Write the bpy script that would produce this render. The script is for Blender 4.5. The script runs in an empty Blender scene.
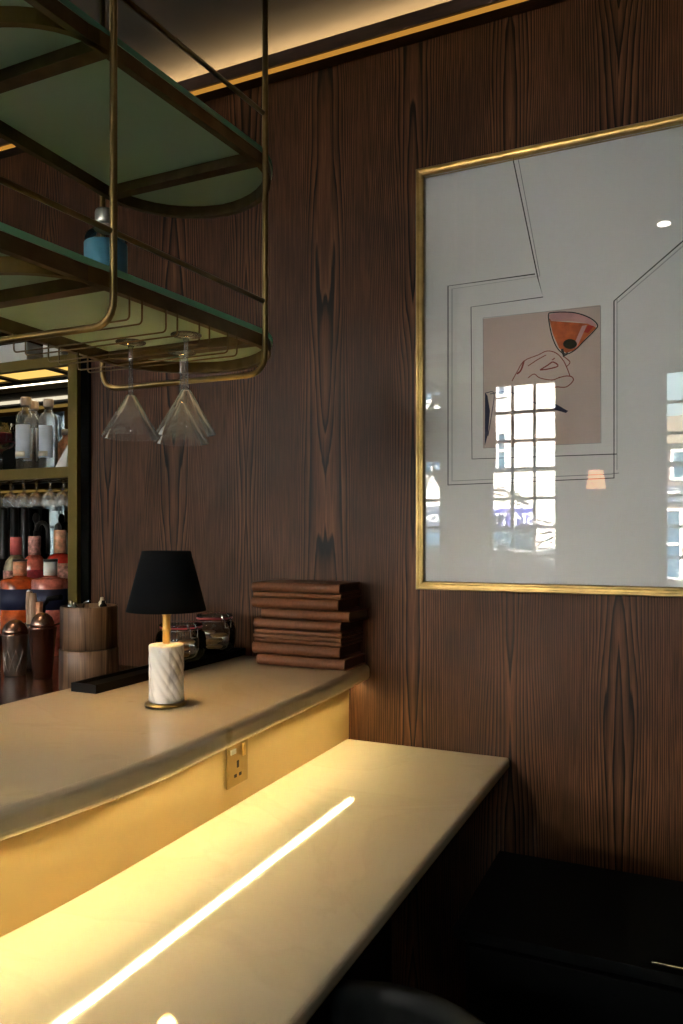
import bpy, bmesh, math, random
from mathutils import Vector, Matrix
random.seed(7)
PI = math.pi
sc = bpy.context.scene
col = sc.collection

# ------------------------------------------------------------------ camera
F = 768.0            # focal length in pixels (27 mm on a 36 mm tall frame)
CX, HY = 341.5, 538.0
YAW = math.radians(24.4)
EYE = 1.48
D = 2.124            # the panelled wall stands at y = D
cam = bpy.data.cameras.new('camera')
cam.sensor_width = 36.0
cam.lens = 27.0
cam.shift_y = (HY - 512.0) / 1024.0
cam.clip_start = 0.02
co = bpy.data.objects.new('camera', cam)
co.location = (0, 0, EYE)
co.rotation_euler = (PI / 2, 0, YAW)
col.objects.link(co)
sc.camera = co


def on_v(px, py, v):
    """point of the vertical plane y = v seen at a photo pixel"""
    t = math.atan((px - CX) / F) - YAW
    dist = v / math.cos(t)
    depth = dist * math.cos(t + YAW)
    return Vector((v * math.tan(t), v, EYE + (HY - py) / F * depth))


def on_z(px, py, z):
    """point of the level plane at height z seen at a photo pixel"""
    depth = (EYE - z) * F / (py - HY)
    x = (px - CX) / F * depth
    c, s = math.cos(YAW), math.sin(YAW)
    return Vector((x * c - depth * s, x * s + depth * c, z))


# ------------------------------------------------------------------ materials
def new_mat(name):
    m = bpy.data.materials.new(name)
    m.use_nodes = True
    nt = m.node_tree
    for n in list(nt.nodes):
        nt.nodes.remove(n)
    out = nt.nodes.new('ShaderNodeOutputMaterial')
    return m, nt, out


def N(nt, typ, **kw):
    n = nt.nodes.new('ShaderNode' + typ)
    for k, v in kw.items():
        if hasattr(n, k):
            setattr(n, k, v)
        else:
            n.inputs[k.replace('_', ' ')].default_value = v
    return n


def c4(c):
    return (c[0], c[1], c[2], 1.0)


def plain(name, c, rough=0.5, metal=0.0, var=0.06, scale=30, bump=0.0, spec=0.5, stretch=(1, 1, 1), coat=0.0):
    m, nt, out = new_mat(name)
    b = N(nt, 'BsdfPrincipled')
    b.inputs['Roughness'].default_value = rough
    b.inputs['Metallic'].default_value = metal
    b.inputs['Specular IOR Level'].default_value = spec
    b.inputs['Coat Weight'].default_value = coat
    tc = N(nt, 'TexCoord')
    mp = N(nt, 'Mapping')
    mp.inputs['Scale'].default_value = stretch
    nt.links.new(tc.outputs['Object'], mp.inputs['Vector'])
    no = N(nt, 'TexNoise')
    no.inputs['Scale'].default_value = scale
    no.inputs['Detail'].default_value = 3
    nt.links.new(mp.outputs[0], no.inputs['Vector'])
    r = N(nt, 'ValToRGB')
    r.color_ramp.elements[0].color = c4([max(0, x * (1 - var)) for x in c])
    r.color_ramp.elements[1].color = c4([min(1, x * (1 + var)) for x in c])
    r.color_ramp.elements[0].position = 0.3
    r.color_ramp.elements[1].position = 0.7
    nt.links.new(no.outputs['Fac'], r.inputs['Fac'])
    nt.links.new(r.outputs['Color'], b.inputs['Base Color'])
    if bump:
        bp = N(nt, 'Bump')
        bp.inputs['Strength'].default_value = bump
        bp.inputs['Distance'].default_value = 0.002
        nt.links.new(no.outputs['Fac'], bp.inputs['Height'])
        nt.links.new(bp.outputs[0], b.inputs['Normal'])
    nt.links.new(b.outputs[0], out.inputs[0])
    return m


def emit(name, c, s):
    m, nt, out = new_mat(name)
    e = N(nt, 'Emission')
    e.inputs[0].default_value = c4(c)
    e.inputs[1].default_value = s
    nt.links.new(e.outputs[0], out.inputs[0])
    return m


def thin_glass(name, tint=(1, 1, 1), edge=0.5, rough=0.02, ior=1.5, haze=0.0, bright_veil=0.0):
    """clear glass wall: looks straight through, mirrors more at grazing angles"""
    m, nt, out = new_mat(name)
    t = N(nt, 'BsdfTransparent')
    t.inputs[0].default_value = c4(tint)
    g = N(nt, 'BsdfGlossy')
    g.inputs['Roughness'].default_value = rough
    fr = N(nt, 'Fresnel')
    fr.inputs['IOR'].default_value = ior
    mul = N(nt, 'Math', operation='MULTIPLY_ADD')
    mul.inputs[1].default_value = 1.0
    mul.inputs[2].default_value = haze
    mul.use_clamp = True
    nt.links.new(fr.outputs[0], mul.inputs[0])
    mx = N(nt, 'MixShader')
    nt.links.new(mul.outputs[0], mx.inputs[0])
    nt.links.new(t.outputs[0], mx.inputs[1])
    nt.links.new(g.outputs[0], mx.inputs[2])
    last = mx
    if bright_veil:  # pale scatter brightens the glass in place of light it would catch
        df = N(nt, 'BsdfDiffuse')
        tr = N(nt, 'BsdfTranslucent')
        m1 = N(nt, 'MixShader')
        m1.inputs[0].default_value = 0.5
        nt.links.new(df.outputs[0], m1.inputs[1])
        nt.links.new(tr.outputs[0], m1.inputs[2])
        last = N(nt, 'MixShader')
        last.inputs[0].default_value = bright_veil
        nt.links.new(mx.outputs[0], last.inputs[1])
        nt.links.new(m1.outputs[0], last.inputs[2])
    nt.links.new(last.outputs[0], out.inputs[0])
    return m


def frosted(name, c, trans=0.5, rough=0.25):
    m, nt, out = new_mat(name)
    b = N(nt, 'BsdfPrincipled')
    b.inputs['Base Color'].default_value = c4(c)
    b.inputs['Roughness'].default_value = rough
    tl = N(nt, 'BsdfTranslucent')
    tl.inputs[0].default_value = c4(c)
    mx = N(nt, 'MixShader')
    mx.inputs[0].default_value = trans
    nt.links.new(b.outputs[0], mx.inputs[1])
    nt.links.new(tl.outputs[0], mx.inputs[2])
    nt.links.new(mx.outputs[0], out.inputs[0])
    return m


def wood_mat(name, dark, mid, light, w=0.283, off=0.452, rough=0.38, ringk=1.0, spec=0.5):
    """book-matched vertical veneer: nested flame figure plus fine pores"""
    m, nt, out = new_mat(name)
    L = nt.links.new
    b = N(nt, 'BsdfPrincipled')
    tc = N(nt, 'TexCoord')
    sp = N(nt, 'SeparateXYZ')
    L(tc.outputs['Object'], sp.inputs[0])

    def mth(op, a, bb=None, cc=None):
        n = N(nt, 'Math', operation=op)
        for i, v in enumerate((a, bb, cc)):
            if v is None:
                continue
            if isinstance(v, (int, float)):
                n.inputs[i].default_value = v
            else:
                L(v, n.inputs[i])
        return n.outputs[0]
    x = mth('ADD', sp.outputs['X'], sp.outputs['Y'])
    x = mth('ADD', x, off - D)
    pp = mth('PINGPONG', x, w / 2)                  # 0 at a figure's centre line
    leaf = mth('FLOOR', mth('DIVIDE', mth('ADD', x, w / 2), w))
    z = sp.outputs['Z']
    cv = N(nt, 'CombineXYZ')
    L(mth('MULTIPLY', pp, 5.0), cv.inputs[0])
    L(mth('MULTIPLY', leaf, 3.7), cv.inputs[1])
    L(mth('MULTIPLY', z, 0.55), cv.inputs[2])
    n1 = N(nt, 'TexNoise')
    n1.inputs['Scale'].default_value = 1.0
    n1.inputs['Detail'].default_value = 2.5
    n1.inputs['Roughness'].default_value = 0.45
    L(cv.outputs[0], n1.inputs['Vector'])
    cv2 = N(nt, 'CombineXYZ')
    L(mth('MULTIPLY', pp, 60.0), cv2.inputs[0])
    L(mth('MULTIPLY', leaf, 9.1), cv2.inputs[1])
    L(mth('MULTIPLY', z, 3.0), cv2.inputs[2])
    n2 = N(nt, 'TexNoise')
    n2.inputs['Scale'].default_value = 1.0
    n2.inputs['Detail'].default_value = 3
    L(cv2.outputs[0], n2.inputs['Vector'])
    f = mth('ADD', mth('MULTIPLY', n1.outputs['Fac'], 19.0 * ringk), mth('ADD', mth('MULTIPLY', mth('MULTIPLY', pp, pp), 780.0 * ringk), mth('MULTIPLY', pp, 25.0 * ringk)))
    f = mth('ADD', f, mth('MULTIPLY', n2.outputs['Fac'], 0.75))
    fr = mth('FRACT', f)
    ring = N(nt, 'ValToRGB')
    e = ring.color_ramp.elements
    e[0].position, e[0].color = 0.0, c4(light)
    e[1].position, e[1].color = 0.62, c4(mid)
    k = e.new(0.80); k.color = c4(dark)
    k = e.new(0.92); k.color = c4(dark)
    k = e.new(1.0); k.color = c4(light)
    L(fr, ring.inputs['Fac'])
    # pores
    cv3 = N(nt, 'CombineXYZ')
    L(mth('MULTIPLY', x, 420.0), cv3.inputs[0])
    L(mth('MULTIPLY', leaf, 5.3), cv3.inputs[1])
    L(mth('MULTIPLY', z, 9.0), cv3.inputs[2])
    n3 = N(nt, 'TexNoise')
    n3.inputs['Scale'].default_value = 1.0
    n3.inputs['Detail'].default_value = 2
    L(cv3.outputs[0], n3.inputs['Vector'])
    por = N(nt, 'MapRange')
    por.inputs[1].default_value = 0.3
    por.inputs[2].default_value = 0.65
    por.inputs[3].default_value = 0.5
    por.inputs[4].default_value = 1.1
    L(n3.outputs['Fac'], por.inputs[0])
    # broad tone drift between leaves and along them
    cv4 = N(nt, 'CombineXYZ')
    L(mth('MULTIPLY', x, 6.0), cv4.inputs[0])
    L(mth('MULTIPLY', z, 3.2), cv4.inputs[2])
    n4 = N(nt, 'TexNoise')
    n4.inputs['Scale'].default_value = 1.0
    n4.inputs['Detail'].default_value = 3
    L(cv4.outputs[0], n4.inputs['Vector'])
    drift = mth('MULTIPLY_ADD', n4.outputs['Fac'], 1.5, 0.25)
    tone = mth('MULTIPLY', por.outputs[0], drift)
    mix = N(nt, 'Mix', data_type='RGBA', blend_type='MULTIPLY')
    mix.inputs['Factor'].default_value = 1.0
    L(ring.outputs['Color'], mix.inputs['A'])
    tcv = N(nt, 'CombineXYZ')
    for i in range(3):
        L(tone, tcv.inputs[i])
    L(tcv.outputs[0], mix.inputs['B'])
    L(mix.outputs['Result'], b.inputs['Base Color'])
    b.inputs['Roughness'].default_value = rough
    b.inputs['Specular IOR Level'].default_value = spec
    bp = N(nt, 'Bump')
    bp.inputs['Strength'].default_value = 0.25
    bp.inputs['Distance'].default_value = 0.0006
    L(tone, bp.inputs['Height'])
    L(bp.outputs[0], b.inputs['Normal'])
    L(b.outputs[0], out.inputs[0])
    return m


def stone_mat(name, base, vein, rough=0.12, scale=2.2, amount=0.5, spots=True):
    m, nt, out = new_mat(name)
    L = nt.links.new
    b = N(nt, 'BsdfPrincipled')
    b.inputs['Roughness'].default_value = rough
    tc = N(nt, 'TexCoord')
    wv = N(nt, 'TexNoise')
    wv.inputs['Scale'].default_value = scale
    wv.inputs['Detail'].default_value = 6
    wv.inputs['Distortion'].default_value = 1.6
    L(tc.outputs['Object'], wv.inputs['Vector'])
    r = N(nt, 'ValToRGB')
    e = r.color_ramp.elements
    e[0].position, e[0].color = 0.40, c4(base)
    e[1].position, e[1].color = 0.60, c4([x * 0.95 for x in base])
    k = e.new(0.5); k.color = c4([base[i] * (1 - amount) + vein[i] * amount for i in range(3)])
    k = e.new(0.48); k.color = c4(base)
    k = e.new(0.52); k.color = c4([x * 0.97 for x in base])
    L(wv.outputs['Fac'], r.inputs['Fac'])
    last = r.outputs['Color']
    if spots:
        s = N(nt, 'TexNoise')
        s.inputs['Scale'].default_value = 9
        s.inputs['Detail'].default_value = 2
        L(tc.outputs['Object'], s.inputs['Vector'])
        sr = N(nt, 'ValToRGB')
        sr.color_ramp.elements[0].position = 0.735
        sr.color_ramp.elements[0].color = (1, 1, 1, 1)
        sr.color_ramp.elements[1].position = 0.80
        sr.color_ramp.elements[1].color = (0.74, 0.68, 0.58, 1)
        L(s.outputs['Fac'], sr.inputs['Fac'])
        mx = N(nt, 'Mix', data_type='RGBA', blend_type='MULTIPLY')
        mx.inputs['Factor'].default_value = 1
        L(last, mx.inputs['A'])
        L(sr.outputs['Color'], mx.inputs['B'])
        last = mx.outputs['Result']
    L(last, b.inputs['Base Color'])
    L(b.outputs[0], out.inputs[0])
    return m


M = {}
M['wall'] = wood_mat('walnut_veneer', (0.0095, 0.0032, 0.0015), (0.077, 0.0285, 0.0118), (0.158, 0.0630, 0.0265), rough=0.42, spec=0.18)
M['canister_wood'] = wood_mat('acacia_staves', (0.07, 0.030, 0.014), (0.20, 0.105, 0.055), (0.27, 0.15, 0.082), w=0.13, rough=0.42, ringk=0.16)
M['cove_wood'] = plain('dark_cove_wood', (0.05, 0.022, 0.012), 0.4, var=0.3, scale=20, stretch=(1, 8, 8))
M['black'] = plain('black_lacquer', (0.006, 0.006, 0.006), 0.4)
M['trim_black'] = plain('black_matt_trim', (0.004, 0.004, 0.004), 0.9, spec=0.05)
M['lamp_brass'] = plain('satin_yellow_brass', (0.72, 0.46, 0.13), 0.5, metal=0.85)
M['rubber'] = plain('black_rubber', (0.004, 0.004, 0.0045), 0.6, bump=0.1, scale=200, spec=0.12)
M['shade'] = plain('black_shade_fabric', (0.0045, 0.0055, 0.0075), 0.85, var=0.15, scale=500, bump=0.15, spec=0.1)
M['shade_in'] = plain('gold_shade_lining', (0.8, 0.55, 0.2), 0.35, metal=0.8)
M['counter'] = stone_mat('cream_quartz', (0.70, 0.585, 0.41), (0.54, 0.43, 0.29), 0.045, 1.6, 0.22)
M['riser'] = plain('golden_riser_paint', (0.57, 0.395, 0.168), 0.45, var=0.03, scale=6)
M['marble'] = None
M['brass'] = plain('brushed_brass', (0.62, 0.40, 0.13), 0.28, metal=1.0, var=0.12, scale=60)
M['dark_brass'] = plain('aged_brass_tube', (0.27, 0.185, 0.075), 0.36, metal=1.0, var=0.2, scale=25)
M['bronze'] = plain('dark_bronze_bar', (0.19, 0.13, 0.065), 0.42, metal=0.9, var=0.2, scale=25)
M['olive_gold'] = plain('olive_gold_trim', (0.135, 0.090, 0.018), 0.5, metal=0.3, var=0.06, scale=15, spec=0.2)
M['gilt'] = plain('gilt_frame', (0.42, 0.285, 0.105), 0.33, metal=0.95, var=0.25, scale=18, stretch=(1, 1, 1), bump=0.1)
M['leather'] = plain('tan_leather', (0.165, 0.056, 0.020), 0.42, var=0.18, scale=120, bump=0.15, spec=0.3)
M['pages'] = plain('dark_menu_pages', (0.085, 0.038, 0.020), 0.7, var=0.25, scale=90, stretch=(0.2, 0.2, 12))
M['shelf_glass'] = frosted('frosted_green_glass', (0.74, 0.87, 0.70), 0.5, 0.16)
M['glass_edge'] = frosted('green_glass_edge', (0.30, 0.66, 0.46), 0.3, 0.25)
M['glass'] = thin_glass('clear_glass', (0.985, 0.985, 0.975), ior=1.4, haze=0.03, rough=0.08, bright_veil=0.12)
M['stem_glass'] = thin_glass('solid_clear_glass', (0.95, 0.95, 0.94), ior=1.45, haze=0.06, rough=0.10, bright_veil=0.14)
M['jar_glass'] = thin_glass('jar_glass', (0.93, 0.94, 0.92), ior=1.4, haze=0.02)
M['pane'] = thin_glass('window_pane_glass', (0.98, 0.99, 0.985), ior=1.25)
M['picture_glass'] = thin_glass('picture_glass', (0.99, 0.99, 0.99), ior=1.5, rough=0.0)
M['mirror'] = plain('back_bar_mirror', (0.17, 0.17, 0.17), 0.03, metal=1.0, var=0.0)
M['steel'] = plain('polished_steel', (0.55, 0.54, 0.53), 0.16, metal=1.0, var=0.08)
M['gunmetal'] = plain('dark_polished_steel', (0.5, 0.44, 0.40), 0.34, metal=1.0, var=0.1)
M['copper'] = plain('polished_copper', (0.42, 0.235, 0.18), 0.27, metal=1.0, var=0.1)
M['mat_board'] = plain('picture_mat', (0.85, 0.835, 0.81), 0.9, var=0.01, scale=4)
M['blush'] = plain('blush_paper', (0.64, 0.50, 0.43), 0.9, var=0.03, scale=8)
M['ink'] = plain('ink_line', (0.03, 0.028, 0.028), 0.9)
M['ink_soft'] = plain('grey_pencil_line', (0.30, 0.30, 0.30), 0.9)
M['ink_red'] = plain('red_brown_pencil', (0.25, 0.045, 0.035), 0.9)
M['drink'] = plain('painted_orange_drink', (0.52, 0.115, 0.032), 0.9, var=0.35, scale=35)
M['drink_light'] = plain('painted_pink_band', (0.62, 0.32, 0.30), 0.9, var=0.1, scale=30)
M['cherry'] = plain('painted_olive', (0.05, 0.045, 0.02), 0.9, var=0.3)
M['navy_paint'] = plain('painted_navy', (0.03, 0.03, 0.07), 0.9)
M['red_paint'] = plain('painted_red', (0.5, 0.03, 0.02), 0.9)
M['led'] = emit('warm_led', (1.0, 0.87, 0.46), 150.0)
M['cove_led'] = emit('cove_led', (1.0, 0.70, 0.34), 26.0)
M['trim_led'] = emit('orange_cove_line', (1.0, 0.45, 0.07), 0.5)
M['shelf_led'] = emit('amber_shelf_light', (1.0, 0.62, 0.15), 1.1)
M['shelf_led_white'] = emit('white_shelf_light', (1.0, 0.88, 0.64), 5.0)
M['bulb'] = emit('lamp_bulb', (1.0, 0.58, 0.18), 130.0)
M['sconce_shade'] = emit('lit_sconce_shade', (1.0, 0.50, 0.22), 9.0)
M['down_lens'] = emit('downlight_lens', (1.0, 0.9, 0.75), 45.0)
M['ceiling'] = plain('taupe_ceiling', (0.20, 0.175, 0.15), 0.8, var=0.03, scale=6)
M['room_wall'] = plain('dark_room_paint', (0.10, 0.095, 0.09), 0.8, var=0.05, scale=4)
M['floor'] = plain('dark_floor', (0.015, 0.012, 0.010), 0.4, var=0.2, scale=5)
M['win_frame'] = plain('grey_window_frame', (0.16, 0.15, 0.145), 0.5)
M['counter_dark'] = plain('dark_work_top', (0.075, 0.030, 0.018), 0.16, var=0.15, scale=12)
M['white'] = plain('white_card', (0.72, 0.71, 0.68), 0.7, var=0.03)
M['cork'] = plain('pale_wood_stopper', (0.62, 0.46, 0.33), 0.7, var=0.15, scale=80)
M['label_pale'] = plain('pale_blue_label', (0.55, 0.60, 0.68), 0.7, var=0.06)
M['label_cream'] = plain('cream_label', (0.66, 0.58, 0.46), 0.7, var=0.05)
M['label_navy'] = plain('navy_label', (0.012, 0.016, 0.055), 0.6, var=0.1)
M['blue'] = plain('sky_blue_label', (0.07, 0.24, 0.36), 0.5, var=0.08, scale=20)
M['silver'] = plain('silver_cap', (0.62, 0.62, 0.58), 0.3, metal=1.0)
M['pink'] = plain('pink_foil', (0.75, 0.17, 0.15), 0.4, var=0.1, scale=50)
M['pink_print'] = plain('mottled_pink_label', (0.72, 0.30, 0.25), 0.5, var=0.75, scale=60)
M['peach'] = plain('peach_foil', (0.78, 0.38, 0.22), 0.4, var=0.3, scale=70)
M['amber'] = plain('orange_liqueur', (0.50, 0.085, 0.016), 0.12, var=0.4, scale=40, coat=0.6)
M['rose'] = plain('rose_gin', (0.50, 0.13, 0.09), 0.12, var=0.5, scale=45, coat=0.6)
M['pale_gin'] = plain('pale_green_gin', (0.34, 0.31, 0.19), 0.12, var=0.4, scale=40, coat=0.6)
M['red'] = plain('red_gin', (0.46, 0.03, 0.018), 0.12, var=0.3, scale=40, coat=0.6)
M['crimson'] = plain('crimson_petals', (0.30, 0.015, 0.03), 0.7, var=0.4, scale=60)
M['cookie'] = plain('golden_biscuit', (0.50, 0.24, 0.08), 0.7, var=0.25, scale=60)
M['red_seal'] = plain('red_rubber_seal', (0.42, 0.03, 0.025), 0.5)
M['muddler'] = plain('pale_muddler_wood', (0.42, 0.27, 0.18), 0.6, var=0.15, stretch=(8, 8, 1))
M['stool'] = plain('mottled_black_leather', (0.009, 0.009, 0.0085), 0.6, var=0.9, scale=14, spec=0.2)
M['socket_metal'] = plain('antique_brass_plate', (0.40, 0.27, 0.10), 0.3, metal=0.9)
M['slot'] = plain('socket_slots', (0.02, 0.012, 0.008), 0.6)
M['leaf'] = plain('deep_green_leaf', (0.02, 0.05, 0.018), 0.45, var=0.2, scale=10)
M['pot'] = plain('charcoal_planter', (0.04, 0.04, 0.04), 0.6)
M['white_render'] = plain('white_render', (0.80, 0.79, 0.77), 0.9, var=0.02, scale=1)
M['side_render'] = plain('grey_blue_render', (0.30, 0.34, 0.36), 0.9, var=0.04, scale=1)
M['tile_roof'] = plain('clay_tiles', (0.115, 0.085, 0.055), 0.85, var=0.2, scale=4, stretch=(1, 6, 6))
M['brick'] = plain('rosy_brick', (0.085, 0.065, 0.058), 0.9, var=0.15, scale=9, stretch=(1, 1, 4))
M['shop_blue'] = plain('shop_front_blue', (0.012, 0.018, 0.17), 0.6)
M['shop_slate'] = plain('shop_front_slate', (0.025, 0.042, 0.075), 0.6)
M['shop_white'] = plain('shop_lettering', (0.9, 0.9, 0.9), 0.6)
M['street_glass'] = plain('street_window_glass', (0.025, 0.065, 0.105), 0.2, var=0.1, scale=2)
M['asphalt'] = plain('asphalt', (0.045, 0.05, 0.055), 0.9, scale=3)
M['pavement'] = plain('pavement', (0.15, 0.15, 0.15), 0.9, scale=2)
M['wall_ink'] = plain('painted_wall_lettering', (0.03, 0.035, 0.045), 0.8)
M['car_white'] = plain('pale_car_paint', (0.22, 0.24, 0.28), 0.3)


def marble_lamp():
    m, nt, out = new_mat('white_veined_marble')
    L = nt.links.new
    b = N(nt, 'BsdfPrincipled')
    b.inputs['Roughness'].default_value = 0.3
    tc = N(nt, 'TexCoord')
    n = N(nt, 'TexNoise')
    n.inputs['Scale'].default_value = 14
    n.inputs['Detail'].default_value = 5
    n.inputs['Distortion'].default_value = 2.0
    mp = N(nt, 'Mapping')
    mp.inputs['Rotation'].default_value = (0.5, 0.6, 0)
    mp.inputs['Scale'].default_value = (1.6, 1.6, 0.6)
    L(tc.outputs['Object'], mp.inputs[0])
    L(mp.outputs[0], n.inputs['Vector'])
    r = N(nt, 'ValToRGB')
    e = r.color_ramp.elements
    e[0].position, e[0].color = 0.36, (0.52, 0.50, 0.48, 1)
    e[1].position, e[1].color = 0.52, (0.84, 0.82, 0.79, 1)
    L(n.outputs['Fac'], r.inputs[0])
    L(r.outputs[0], b.inputs['Base Color'])
    L(b.outputs[0], out.inputs[0])
    return m


M['marble'] = marble_lamp()


# ------------------------------------------------------------------ mesh builder
class MB:
    def __init__(self):
        self.v, self.f, self.s = [], [], []

    def add(self, verts, faces, smooth=False, mat=None):
        o = len(self.v)
        for p in verts:
            p = Vector(p)
            self.v.append(tuple(mat @ p) if mat is not None else tuple(p))
        for f in faces:
            self.f.append([i + o for i in f])
            self.s.append(smooth)
        return self

    def box(self, lo, hi, mat=None):
        x0, y0, z0 = lo
        x1, y1, z1 = hi
        vs = [(x0, y0, z0), (x1, y0, z0), (x1, y1, z0), (x0, y1, z0), (x0, y0, z1), (x1, y0, z1), (x1, y1, z1), (x0, y1, z1)]
        fs = [(0, 3, 2, 1), (4, 5, 6, 7), (0, 1, 5, 4), (1, 2, 6, 5), (2, 3, 7, 6), (3, 0, 4, 7)]
        return self.add(vs, fs, False, mat)

    def prism(self, poly, z0, z1, mat=None, smooth=False):
        """poly: counter-clockwise outline (x, y)"""
        a = sum(poly[i][0] * poly[(i + 1) % len(poly)][1] - poly[(i + 1) % len(poly)][0] * poly[i][1] for i in range(len(poly)))
        if a < 0:
            poly = poly[::-1]
        n = len(poly)
        vs = [(x, y, z0) for x, y in poly] + [(x, y, z1) for x, y in poly]
        self.add(vs, [tuple(range(n - 1, -1, -1)), tuple(range(n, 2 * n))], False, mat)
        o = len(self.v) - 2 * n
        for i in range(n):
            j = (i + 1) % n
            self.f.append([o + i, o + j, o + n + j, o + n + i])
            self.s.append(smooth)
        return self

    def ribbon(self, pts, hw, z0, z1, closed=False, mat=None):
        """flat bar following a plan line, half width hw, from z0 to z1"""
        n = len(pts)
        L, R = [], []
        for i in range(n):
            a = Vector(pts[(i - 1) % n] if (closed or i > 0) else pts[i])
            b = Vector(pts[(i + 1) % n] if (closed or i < n - 1) else pts[i])
            d = (b - a).normalized()
            q = Vector((-d.y, d.x))
            p = Vector(pts[i])
            L.append(p + q * hw)
            R.append(p - q * hw)
        vs = []
        for i in range(n):
            vs += [(L[i].x, L[i].y, z0), (R[i].x, R[i].y, z0), (R[i].x, R[i].y, z1), (L[i].x, L[i].y, z1)]
        fs = []
        for i in range(n if closed else n - 1):
            a, b = 4 * i, 4 * ((i + 1) % n)
            for k in range(4):
                k2 = (k + 1) % 4
                fs.append((a + k, a + k2, b + k2, b + k))
        if not closed:
            fs += [(3, 2, 1, 0), (4 * n - 4, 4 * n - 3, 4 * n - 2, 4 * n - 1)]
        return self.add(vs, fs, False, mat)

    def tube(self, pts, r, n=10, closed=False, mat=None, caps=True):
        pts = [Vector(p) for p in pts]
        rs = r if isinstance(r, (list, tuple)) else [r] * len(pts)
        m = len(pts)
        tang = []
        for i in range(m):
            a = pts[(i - 1) % m] if (closed or i > 0) else pts[i]
            b = pts[(i + 1) % m] if (closed or i < m - 1) else pts[i]
            tang.append((b - a).normalized())
        t0 = tang[0]
        up = Vector((0, 0, 1)) if abs(t0.z) < 0.9 else Vector((1, 0, 0))
        nx = (up - t0 * up.dot(t0)).normalized()
        vs, fs = [], []
        for i in range(m):
            t = tang[i]
            nx = (nx - t * nx.dot(t)).normalized()
            ny = t.cross(nx)
            for k in range(n):
                a = 2 * PI * k / n
                vs.append(pts[i] + (nx * math.cos(a) + ny * math.sin(a)) * rs[i])
        for i in range(m if closed else m - 1):
            j = (i + 1) % m
            for k in range(n):
                k2 = (k + 1) % n
                fs.append((i * n + k, i * n + k2, j * n + k2, j * n + k))
        self.add(vs, fs, True, mat)
        if caps and not closed:
            o = len(self.v) - m * n
            self.f.append([o + k for k in range(n - 1, -1, -1)])
            self.f.append([o + (m - 1) * n + k for k in range(n)])
            self.s += [False, False]
        return self

    def lathe(self, prof, c=(0, 0, 0), n=32, mat=None, smooth=True, twist=None, cap=(True, True)):
        """prof: (r, z) from the bottom up; twist(r, z, angle) may change r"""
        m = len(prof)
        vs, fs = [], []
        for r, z in prof:
            for k in range(n):
                a = 2 * PI * k / n
                rr = twist(r, z, a) if twist else r
                vs.append((c[0] + rr * math.cos(a), c[1] + rr * math.sin(a), c[2] + z))
        for i in range(m - 1):
            for k in range(n):
                k2 = (k + 1) % n
                fs.append((i * n + k, i * n + k2, (i + 1) * n + k2, (i + 1) * n + k))
        self.add(vs, fs, smooth, mat)
        o = len(self.v) - m * n
        if prof[0][0] > 1e-6 and cap[0]:
            self.f.append([o + k for k in range(n - 1, -1, -1)])
            self.s.append(False)
        if prof[-1][0] > 1e-6 and cap[1]:
            self.f.append([o + (m - 1) * n + k for k in range(n)])
            self.s.append(False)
        return self

    def ball(self, c, r, n=16, sz=1.0):
        prof = [(max(1e-7, r * math.sin(PI * i / 10)), -r * sz * math.cos(PI * i / 10)) for i in range(11)]
        return self.lathe(prof, c, n)

    def build(self, name, m, parent=None, bevel=0.0, seg=2, kind=None, sharp=None):
        me = bpy.data.meshes.new(name)
        me.from_pydata(self.v, [], self.f)
        me.polygons.foreach_set('use_smooth', self.s)
        bm = bmesh.new()
        bm.from_mesh(me)
        bmesh.ops.remove_doubles(bm, verts=bm.verts, dist=1e-6)
        bm.to_mesh(me)
        bm.free()
        me.update()
        mats = m if isinstance(m, (list, tuple)) else [m]
        for x in mats:
            me.materials.append(M[x] if isinstance(x, str) else x)
        o = bpy.data.objects.new(name, me)
        col.objects.link(o)
        if parent is not None:
            o.parent = parent
        if bevel:
            b = o.modifiers.new('bevel', 'BEVEL')
            b.width = bevel
            b.segments = seg
            b.limit_method = 'ANGLE'
            b.angle_limit = math.radians(35)
            b.harden_normals = False
        if kind:
            o['kind'] = kind
        return o


def tag(o, label, cat, group=None, kind=None):
    o['label'] = label
    o['category'] = cat
    if group:
        o['group'] = group
    if kind:
        o['kind'] = kind
    return o


def thing(name, label, cat, loc=(0, 0, 0), rz=0.0, group=None):
    o = bpy.data.objects.new(name, None)
    o.empty_display_size = 0.05
    col.objects.link(o)
    o.location = loc
    o.rotation_euler = (0, 0, rz)
    return tag(o, label, cat, group)


def kids(o):
    return [c for c in bpy.data.objects if c.parent == o]


def dup(root, loc, label, rz=None, scale=None):
    r = root.copy()
    col.objects.link(r)
    r.location = loc
    if rz is not None:
        r.rotation_euler = (0, 0, rz)
    if scale is not None:
        r.scale = scale
    r['label'] = label
    for ch in kids(root):
        c = ch.copy()
        col.objects.link(c)
        c.parent = r
        for g in kids(ch):
            d = g.copy()
            col.objects.link(d)
            d.parent = c
    return r


def arc(cx, cy, rx, ry, a0, a1, n):
    return [(cx + rx * math.cos(math.radians(a0 + (a1 - a0) * i / n)), cy + ry * math.sin(math.radians(a0 + (a1 - a0) * i / n))) for i in range(n + 1)]


def fillet3(p0, p1, p2, r, n=6):
    """rounded corner at p1 (3-D)"""
    p0, p1, p2 = Vector(p0), Vector(p1), Vector(p2)
    a = (p0 - p1).normalized()
    b = (p2 - p1).normalized()
    s, e = p1 + a * r, p1 + b * r
    return [(s * (1 - t) ** 2 + p1 * 2 * t * (1 - t) + e * t * t) for t in [i / n for i in range(n + 1)]]


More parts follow.
